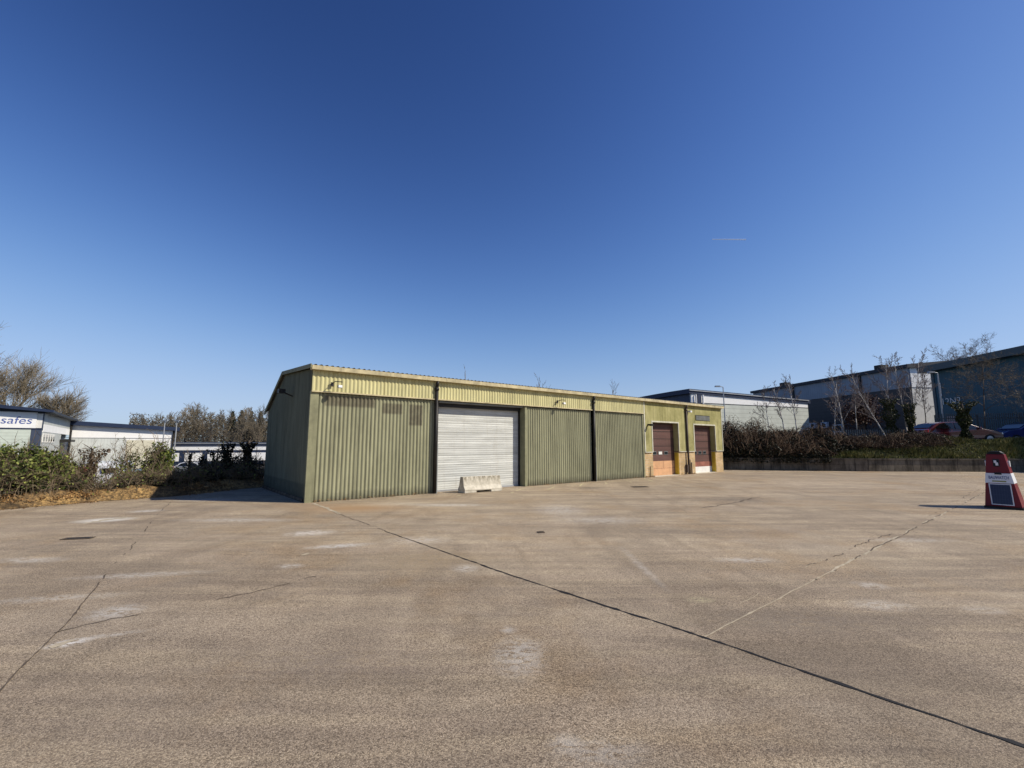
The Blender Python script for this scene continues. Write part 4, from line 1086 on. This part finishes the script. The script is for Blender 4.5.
# ---- cars
def make_car(name, loc, rz, paintm, label, L=4.4, W=1.8, H=1.45, style='hatch', group=None):
    r = empty(name, loc, rz, label, 'van' if style == 'van' else 'car', group)
    s = L / 4.4
    if style == 'van':
        body = [(-2.2, .35), (-2.22, 1.0), (-2.12, 1.78), (-1.95, 1.9), (.9, 1.9), (1.15, 1.84), (1.65, 1.15), (2.12, .98), (2.2, .7), (2.2, .35)]; gl = [(.75, 1.15), (.75, 1.72), (1.1, 1.72), (1.55, 1.15)]
        H_ = 1.9; glass = [gl]
    else:
        body = [(-2.15, .38), (-2.2, .62), (-2.16, .92), (-2.0, 1.02), (-1.55, 1.36), (-1.15, 1.45), (-.2, 1.47), (.3, 1.40), (1.05, .98), (1.75, .86), (2.08, .72), (2.18, .55), (2.15, .34)]
        H_ = 1.47
        glass = [[(-1.72, 1.02), (-1.42, 1.30), (-1.05, 1.385), (-.62, 1.39), (-.62, .98)], [(-.55, .98), (-.55, 1.39), (-.2, 1.40), (.22, 1.34), (.88, .97)]]
    k = H / H_
    sc_ = lambda P: [(x * s, z * k) for x, z in P]
    def bodym(m):
        P = sc_(body); n = len(P); belt = .98 * k; hw = W / 2
        secs = [(-hw, 1), (-hw + .06, 0)]
        rings = []
        for y, t in ((-hw, 0), (-hw * .93, 1), (hw * .93, 1), (hw, 0)):
            ring = []
            for x, z in P:
                if z > belt + .01:
                    f = (z - belt) / (H - belt); yy = math.copysign(abs(y) - .16 * f, y); ring.append((x, yy, z if t else z - .03))
                else: ring.append((x * (1 if t else .985), y, z))
            rings.append(ring)
        vs = [v for rg in rings for v in rg]; fs = []
        for a in range(3):
            for i in range(n): fs.append((a * n + i, a * n + (i + 1) % n, (a + 1) * n + (i + 1) % n, (a + 1) * n + i))
        fs += [tuple(range(n - 1, -1, -1)), tuple(range(3 * n, 4 * n))]
        m.add(vs, fs)
    body_o = part('body', paintm, r, bodym, bevel=.02)
    for g in glass:
        for sy in (-1, 1):
            def gm(m):
                P = sc_(g); belt = .98 * k; vs = []
                for x, z in P:
                    f = max(0, (z - belt) / (H - belt)); vs.append((x, sy * (W / 2 - .16 * f + .008), z))
                m.add(vs, [tuple(range(len(vs)))]); m.open = True
            part('side_window', M['carglass'], r, gm)
    if style != 'van':
        P = sc_([(.36, 1.375), (1.0, 1.01)]); Q = sc_([(-1.60, 1.34), (-1.96, 1.06)])
        for nm, (a, b) in (('windscreen', P), ('rear_window', Q)):
            def wm(m):
                sg = 1 if nm == 'windscreen' else -1
                m.add([(a[0] + sg * .03, -W*.36, a[1] + .02), (a[0] + sg * .03, W*.36, a[1] + .02), (b[0] + sg * .03, W*.43, b[1] + .02), (b[0] + sg * .03, -W*.43, b[1] + .02)], [(0,1,2,3)]); m.open = True
            part(nm, M['carglass'], r, wm)
    else:
        for y in (-1, 1): boxp('rear_window', M['carglass'], r, -2.24 * s, -2.20 * s, min(y * .1, y * .72), max(y * .1, y * .72), 1.38 * k, 1.62 * k)
        part('windscreen', M['carglass'], r, lambda m: m.add([(1.22*s, -.75, 1.8*k), (1.22*s, .75, 1.8*k), (1.66*s, .8, 1.2*k), (1.66*s, -.8, 1.2*k)], [(0,1,2,3)]))
    for x in (-1.32 * s, 1.35 * s):
        for sy in (-1, 1):
            w = part('wheel', M['tyre'], r, lambda m: m.bar((x, sy * (W / 2 - .2), .32), (x, sy * (W / 2 + .02), .32), .32, .32, 24), bevel=.02)
            part('rim', M['rim'], w, lambda m: m.bar((x, sy * (W / 2 + .02), .32), (x, sy * (W / 2 + .03), .32), .2, .18, 12))
    for sy in (-1, 1):
        y0, y1 = sorted((sy * (W / 2 - .42), sy * (W / 2 - .05)))
        boxp('headlight', M['lampglass'], r, 2.02 * s, 2.19 * s, y0, y1, .60 * k, .74 * k, bevel=.03)
        boxp('tail_light', M['redlens'], r, -2.225 * s, -2.12 * s, *sorted((sy * (W / 2 - .26), sy * (W / 2 + .004))), .75 * k, (1.15 if style == 'van' else .95) * k, bevel=.02)
        y0, y1 = sorted((sy * (W / 2), sy * (W / 2 + .16)))
        boxp('wing_mirror', paintm, r, .72 * s, .86 * s, y0, y1, .98 * k, 1.1 * k, bevel=.03)
    boxp('number_plate', M['whitepanel'], r, 2.18 * s, 2.21 * s, -.26, .26, .42 * k, .52 * k)
    boxp('grille', M['black'], r, 2.155 * s, 2.19 * s, -.45, .45, .53 * k, .66 * k)
    return r
cx_ = at(958, 430, 30.3)[0]
make_car('parked_car', (cx_, 30.6, UP), R(-6), M['redcar'], 'dark red hatchback parked on the bank behind the ivy stump', L=4.5)
make_car('parked_car', (at(1040, 430, 31.5)[0], 32.4, UP), R(174), M['bluecar'], 'deep blue car parked behind the red one, cut by the right edge', L=4.6, H=1.55)

# ================================================================== LEFT SIDE
# (d) sign building: origin at its near right corner, local x along front (towards the right/away az 38.6), building occupies x<0
Dc = (-46.0, 45.0)
Dd = empty('sign_building', (Dc[0], Dc[1], LOW), AZ, 'industrial unit with a white lettered sign board above a roller shutter, far left', 'industrial building')
def zz(z): return z - LOW
boxp('front_wall', M['bluegrey'], Dd, -14, 0, 0, .3, 0, zz(4.7))
boxp('sign_board', M['white'], Dd, -14, -.42, -.12, -.004, zz(3.08), zz(4.62))
boxp('sign_end_panel', M['whitepanel'], Dd, -.41, -.02, -.05, -.004, zz(3.1), zz(4.5))
boxp('front_trim', M['blue'], Dd, -14, 0, -.1, -.006, zz(2.95), zz(3.06))
sg_ = [c for c in Dd.children if c.name.startswith('sign_board')][0]
boxp('roller_shutter', M['slatdoor'], Dd, -9, -.72, -.08, -.004, 0, zz(2.94))
boxp('corner_column', M['bluegrey'], Dd, -.70, .04, -.06, -.005, 0, zz(2.94))
# side face (x = 0 plane, going back along +y)
SL = 21.5
boxp('side_wall', M['greyrib'], Dd, -.3, 0.0, .3, SL, zz(2.9), zz(4.7))
boxp('side_band', M['white'], Dd, -.3, .03, .8, SL, zz(2.75), zz(3.5))
boxp('side_lower_wall', M['greyrib'], Dd, -.3, .0, .3, 14, 0, zz(2.74))
boxp('side_entrance', M['blue'], Dd, -.3, .02, 14, SL, 0, zz(2.2))
boxp('side_corner', M['bluegrey'], Dd, -.02, .05, -.05, .3, zz(2.9), zz(4.7))
for k in range(5):
    y = .9 + k * 1.6; f = boxp('window', M['whitepanel'], Dd, .0, .06, y, y + 1.3, zz(1.7), zz(2.6)); boxp('pane', M['winglass'], f, .06, .065, y + .15, y + 1.15, zz(1.82), zz(2.48))
boxp('entrance_canopy', M['blackpipe'], Dd, 0.0, 1.0, 13.2, 17.5, zz(1.8), zz(2.1))
part('downpipe', M['blackpipe'], Dd, lambda m: m.bar((.15, SL - .1, 0), (.15, SL - .1, zz(4.5)), .12, .12, 8))
boxp('rear_wall', M['greyrib'], Dd, -14, -.3, SL - .3, SL, 0, zz(4.7))
part('roof', M['blue'], Dd, lambda m: m.prism([(.75, zz(4.62)), (.75, zz(4.85)), (-6.5, zz(5.55)), (-14.5, zz(4.9)), (-14.5, zz(4.6)), (-6.5, zz(5.15))], -.8, -.2, 'y'))
part('roof', M['darkroof'], Dd, lambda m: m.prism([(.7, zz(4.6)), (.7, zz(4.83)), (-6.5, zz(5.5)), (-14.5, zz(4.85)), (-14.5, zz(4.6))], -.19, SL + .6, 'y'))
text('lettering', 'osafes', 1.0, M['bluetext'], sg_, (-.70, -.13, zz(3.48)), (R(90), 0, 0), align='RIGHT', fit=2.66, shear=.12)
# (e) white-banded unit right of it
Ee = (-59.6, 62.0)
Eb = empty('white_banded_unit', (Ee[0], Ee[1], LOW), AZ, 'unit with navy roof edge and wide white band, right of the lettered sign building', 'industrial building')
LE = 11.4
boxp('lower_wall', M['greyrib'], Eb, 0, 5.9, 0, .3, 0, zz(2.34)); boxp('lower_wall', M['whiterib'], Eb, 5.9, LE, 0, .3, 0, zz(2.34))
part('upper_band', M['white'], Eb, lambda m: m.prism([(0, zz(2.4)), (LE, zz(2.4)), (LE, zz(3.6)), (0, zz(4.1))], 0, .3, 'y'))
boxp('band_trim', M['blue'], Eb, 0, LE, -.02, .3, zz(2.34), zz(2.4))
boxp('roller_door', M['creamdoor'], Eb, 6.0, 9.2, -.06, -.004, 0, zz(2.1))
part('roof', M['blue'], Eb, lambda m: m.prism([(-.3, zz(4.1)), (-.3, zz(4.68)), (LE + .6, zz(4.0)), (LE + .6, zz(3.5))], -.6, 18, 'y'))
boxp('side_wall', M['bluegrey'], Eb, LE - .3, LE, .3, 17.5, 0, zz(3.6))
part('downpipe', M['blackpipe'], Eb, lambda m: m.bar((LE - .1, -.1, 0), (LE - .1, -.1, zz(3.6)), .1, .1, 8))
# (f) long low building
Fe = (-56.0, 73.0)
Fb = empty('low_banded_building', (Fe[0], Fe[1], LOW), R(24), 'long low building with alternating white and navy bands behind the shaded hedge', 'industrial building')
LF = 40
boxp('wall', M['blue'], Fb, 0, LF, 0, .3, 0, zz(1.3))
boxp('upper_band', M['white'], Fb, .2, LF, -.05, -.002, zz(.55), zz(1.2))
for k in range(9):
    x = .6 + k * 3.1; w = boxp('wall_panel', M['white'], Fb, x, x + 2.35, -.06, -.002, zz(-1.2), zz(.12)); 
boxp('roof', M['bluegrey'], Fb, -.5, LF + .5, -.2, 20, zz(1.3), zz(1.85))
part('gutter', M['galv'], Fb, lambda m: m.box(-.5, LF + .5, -.32, -.21, zz(1.6), zz(1.72)))
# masts on unit e's roof end
for px, lab in ((165, 'thin mast left of the pair above the banded unit roof end'), (177, 'thin mast right of the pair above the banded unit roof end')):
    Y = 60; x, _, z = at(px, 421, Y); r = empty('lamp_column', (x, Y, LOW), 0, lab, 'lamp post')
    part('pole', M['galv'], r, lambda m: m.bar((0, 0, 0), (0, 0, z - LOW), .09, .06, 6)); part('lamp_head', M['galv'], r, lambda m: m.box(-.35, .35, -.12, .12, z - LOW, z - LOW + .12))
# vehicles
vx, _, _ = at(110, 470, 27)
make_car('parked_van', (vx, 27, -1.45), R(120), M['whitecar'], 'white van seen through the hedge beside the dead ivy stump', L=4.6, H=2.0, W=1.9, style='van')
plane('service_road', [(-45, 17), (-19, 17.5), (-12, 24), (-9, 40), (-30, 44), (-60, 34)], -1.45, M['asphalt'], LOW - .1)
make_car('parked_car', (at(130, 470, 28.5)[0], 28.5, -1.45), R(125), M['greencar'], 'grey-green car parked right of the white van behind the hedge', H=1.5)
CG = 'white cars parked before the long low building'
make_car('parked_car', (at(196, 466, 60)[0], 60, LOW), R(8), M['whitecar'], 'white car before the low banded building, left of the two', group=CG)
make_car('parked_car', (at(231, 466, 61)[0], 61, LOW), R(188), M['whitecar'], 'white car before the low banded building, nearer the warehouse', group=CG)
rb = at(86, 468, 24)
rr_ = empty('plastic_barrier', (rb[0], 24, -1.45), R(20), 'orange-red plastic barrier behind the hedge, left of the white van', 'barrier')
part('barrier_body', M['redbar'], rr_, lambda m: m.prism([(-.22, 0), (-.22, .25), (-.08, .6), (-.06, 1.85), (.06, 1.85), (.08, .6), (.22, .25), (.22, 0)], -.3, .3, 'x'), bevel=.02)

# ---- background trees
def far_tree(name, seed, h, r0, mats, **kw):
    rng = random.Random(seed); r = empty(name, (0, 0, 0)); t, c = branch_tree(rng, h, r0, **kw)
    t.build('trunk', M[mats[0]], r); c.build('crown', M[mats[1]], r); return r
FT = dict(levels=4, kids=(10, 7, 6, 5), ang=(.35, .85), bare_frac=.18, up=.3, ratio=.5, thin=.55, twig_r=.022)
protos = [far_tree('bare_tree', s, 10, .22, ('bark', 'twig'), **FT) for s in (101, 102, 103)]
rng = random.Random(77); WG = 'bare brown trees of the wood behind the low building'
looks = ['tall', 'broad', 'slender', 'rounded', 'ragged', 'short', 'leaning', 'wide-topped']
spots = [(150, 421, 102), (163, 419, 99), (176, 417, 104), (188, 415, 98), (198, 411, 108), (207, 414, 96), (216, 418, 103), (224, 420, 97), (233, 417, 106), (244, 415, 99), (254, 416, 104), (263, 413, 97), (272, 412, 102), (180, 424, 92), (212, 425, 91), (240, 426, 90), (258, 427, 92), (140, 424, 104)]
tree_words = ['just above the white-banded unit roof end', 'behind the left mast', 'behind the right mast', 'first clear of the white-banded unit', 'with the highest pale crown', 'right of the highest pale crown', 'in the middle dip of the wood', 'just left of the first conifer',
              'behind the conifers, leftmost', 'behind the conifers, second from the left', 'behind the conifers, third from the left', 'partly hidden by the warehouse gable edge', 'mostly hidden behind the warehouse gable', 'low in front at the left of the wood', 'low in front at the middle of the wood',
              'low in front under the conifers', 'low in front next to the warehouse gable', 'leftmost, over the white-banded unit']
for i, (px, py, Y) in enumerate(spots):
    o = protos[i] if i < 3 else copy_tree(protos[i % 3])
    x, _, z = at(px, py, Y); h = z - LOW; k = h / 11.0
    o.location = (x, Y, LOW); o.rotation_euler = (0, 0, rng.uniform(0, 6.28)); o.scale = (k * rng.uniform(.9, 1.3), k * rng.uniform(.9, 1.3), k)
    tag(o, 'bare brown woodland tree ' + tree_words[i], 'tree', WG)
def conifer(seed):
    rng = random.Random(seed); r = empty('conifer_tree', (0, 0, 0)); t = MB(); t.bar((0, 0, 0), (0, 0, 9.8), .16, .03, 6); t.build('trunk', M['bark'], r)
    m = MB(); m.open = True
    z = 1.5
    while z < 10:
        rad = (10.2 - z) * .34 + .05
        for _ in range(9):
            a = rng.uniform(0, 6.28); L = rad * rng.uniform(.6, 1.15)
            for s in range(9):
                f = (s + rng.random()) / 9; leaf(m, rng, Vector((math.cos(a) * L * f + rng.uniform(-.1, .1), math.sin(a) * L * f + rng.uniform(-.1, .1), z - f * L * .35 + rng.uniform(-.12, .12))), .35)
        z += .3
    m.build('crown', M['conifer'], r); return r
con = [conifer(1), conifer(2)]
cw = ['leftmost and most clearly spired', 'second from the left', 'third from the left, tallest', 'rightmost, beside the warehouse gable']
for i, (px, py, Y) in enumerate([(233, 411.5, 104), (242, 410.5, 106), (252, 411.5, 107), (261, 411.5, 105)]):
    o = con[i] if i < 2 else copy_tree(con[i % 2])
    x, _, z = at(px, py, Y); k = (z - LOW) / 10.0; o.location = (x, Y, LOW); o.scale = (k, k, k); o.rotation_euler = (0, 0, i * 1.7)
    tag(o, 'dark pointed conifer in the wood behind, ' + cw[i], 'tree', 'dark conifers standing in the wood')
def wood_fill():
    rng = random.Random(6); m = MB(); m.open = True
    for _ in range(34000):
        px = rng.uniform(130, 300); Y = rng.uniform(96, 112); x = (px - 512) / F * Y
        top = 7.6 + 1.2 * math.sin(x * .35) + .8 * math.sin(x * .9 + 1)
        leaf(m, rng, Vector((x, Y, LOW + rng.random() ** .8 * (top - LOW) * .93)), rng.uniform(.15, .42))
    o = m.build('woodland_undergrowth', M['woodfill']); tag(o, 'brown massed twigs and undergrowth of the distant wood', 'woodland', kind='stuff')
wood_fill()
# big bare tree, far left, behind the sign building
BT = dict(levels=4, kids=(11, 10, 8, 7), ang=(.35, .85), bare_frac=.15, up=.28, ratio=.62, thin=.55, twig_r=.02)
px_tree('bare_tree', (10, 440), (2, 392), 66, LOW, 'large spreading bare tree rising behind the lettered sign building', 'tree', 111, .45, ('twig', 'twig'), None, **BT)
px_tree('bare_tree', (48, 440), (52, 414), 70, LOW, 'lower bare tree right of the large spreading one, behind the sign building', 'tree', 112, .3, ('twig', 'twig'), None, **BT)
px_tree('bare_tree', (-50, 440), (-45, 372), 60, LOW, 'tall bare tree whose twigs enter at the left edge of the photo', 'tree', 113, .45, ('twig', 'twig'), None, **BT)
# tips peeping over the warehouse roof
px_tree('bare_tree', (467, 440), (467, 373), 75, LOW, 'single thin tree tip above the warehouse roof over the roller shutter', 'tree', 114, .15, ('twig', 'twigpurple'), None, levels=2, kids=(6, 4), ang=(.2, .5), bare_frac=.6, twig_r=.03, ratio=.2)
px_tree('bare_tree', (540, 440), (540, 382), 80, LOW, 'small bare crown peeping over the warehouse roof mid-way', 'tree', 115, .2, ('twig', 'twigpurple'), None, levels=3, kids=(10, 6, 4), ang=(.3, .8), bare_frac=.5, twig_r=.02, ratio=.28)
px_tree('bare_tree', (612, 440), (612, 389), 85, LOW, 'small bare crown peeping over the roof left of the white-banded shed', 'tree', 116, .2, ('twig', 'twigpurple'), None, levels=3, kids=(10, 6, 4), ang=(.3, .8), bare_frac=.5, twig_r=.02, ratio=.28)

# ---- contrail, high and far
def contrail():
    b = NB('contrail_vapour'); b.b.inputs['Alpha'].default_value = .4; mt = b.done((1, 1, 1), 1.0, 0, 0)
    a = Vector(at(712, 239.3, 6000)); e = Vector(at(746, 239.6, 6000)); m = MB(); m.bar(a, e, 5, 9, 8)
    o = m.build('contrail', mt); o.visible_shadow = True; tag(o, 'short thin white vapour trail high in the blue sky', 'contrail')
contrail()

# ================================================================== LIGHT, SKY, CAMERA
SUN_AZ, SUN_EL = R(-10), R(38.5)
d = Vector((math.cos(SUN_AZ) * math.cos(SUN_EL), math.sin(SUN_AZ) * math.cos(SUN_EL), math.sin(SUN_EL)))
sl_ = bpy.data.lights.new('sun', 'SUN'); sl_.energy = 5.3; sl_.angle = R(.53); sl_.color = (1, .92, .78)
so = bpy.data.objects.new('sun', sl_); COL.objects.link(so); so.rotation_euler = d.to_track_quat('Z', 'Y').to_euler()
w = bpy.data.worlds.new('World'); sc.world = w; w.use_nodes = True
nt = w.node_tree; bg = nt.nodes['Background']
sky = nt.nodes.new('ShaderNodeTexSky'); sky.sky_type = 'NISHITA'; sky.sun_disc = False; sky.sun_elevation = SUN_EL; sky.sun_rotation = R(90) - SUN_AZ
sky.air_density = 1.0; sky.dust_density = .3; sky.ozone_density = 3.0; sky.altitude = 100
# film-like response of the sky colour, per channel: A x^n / (K^n + x^n)
sp_n = nt.nodes.new('ShaderNodeSeparateColor'); nt.links.new(sky.outputs[0], sp_n.inputs[0]); cb_n = nt.nodes.new('ShaderNodeCombineColor')
for k, (A_, K_, n_) in enumerate(((.54, 2.5, 2.35), (.72, 3.3, 2.3), (1.0, 3.9, 2.5))):
    def mth(op, a, b):
        q = nt.nodes.new('ShaderNodeMath'); q.operation = op
        for z, v in ((0, a), (1, b)):
            if isinstance(v, (int, float)): q.inputs[z].default_value = v
            else: nt.links.new(v, q.inputs[z])
        return q.outputs[0]
    xn = mth('POWER', sp_n.outputs[k], n_)
    nt.links.new(mth('MULTIPLY', mth('DIVIDE', xn, mth('ADD', xn, K_ ** n_)), A_ * 10), cb_n.inputs[k])
nt.links.new(cb_n.outputs[0], bg.inputs[0]); bg.inputs[1].default_value = .1

cam = bpy.data.cameras.new('camera'); co_ = bpy.data.objects.new('camera', cam); COL.objects.link(co_); sc.camera = co_
cam.sensor_width = 36; cam.lens = F / 1024 * 36; cam.clip_end = 20000; cam.clip_start = .05
co_.location = (0, 0, EYE); co_.rotation_euler = (R(90) + PITCH, 0, 0)
sc.view_settings.view_transform = 'Standard'; sc.view_settings.look = 'None'; sc.view_settings.exposure = 0
sc.cycles.max_bounces = 6
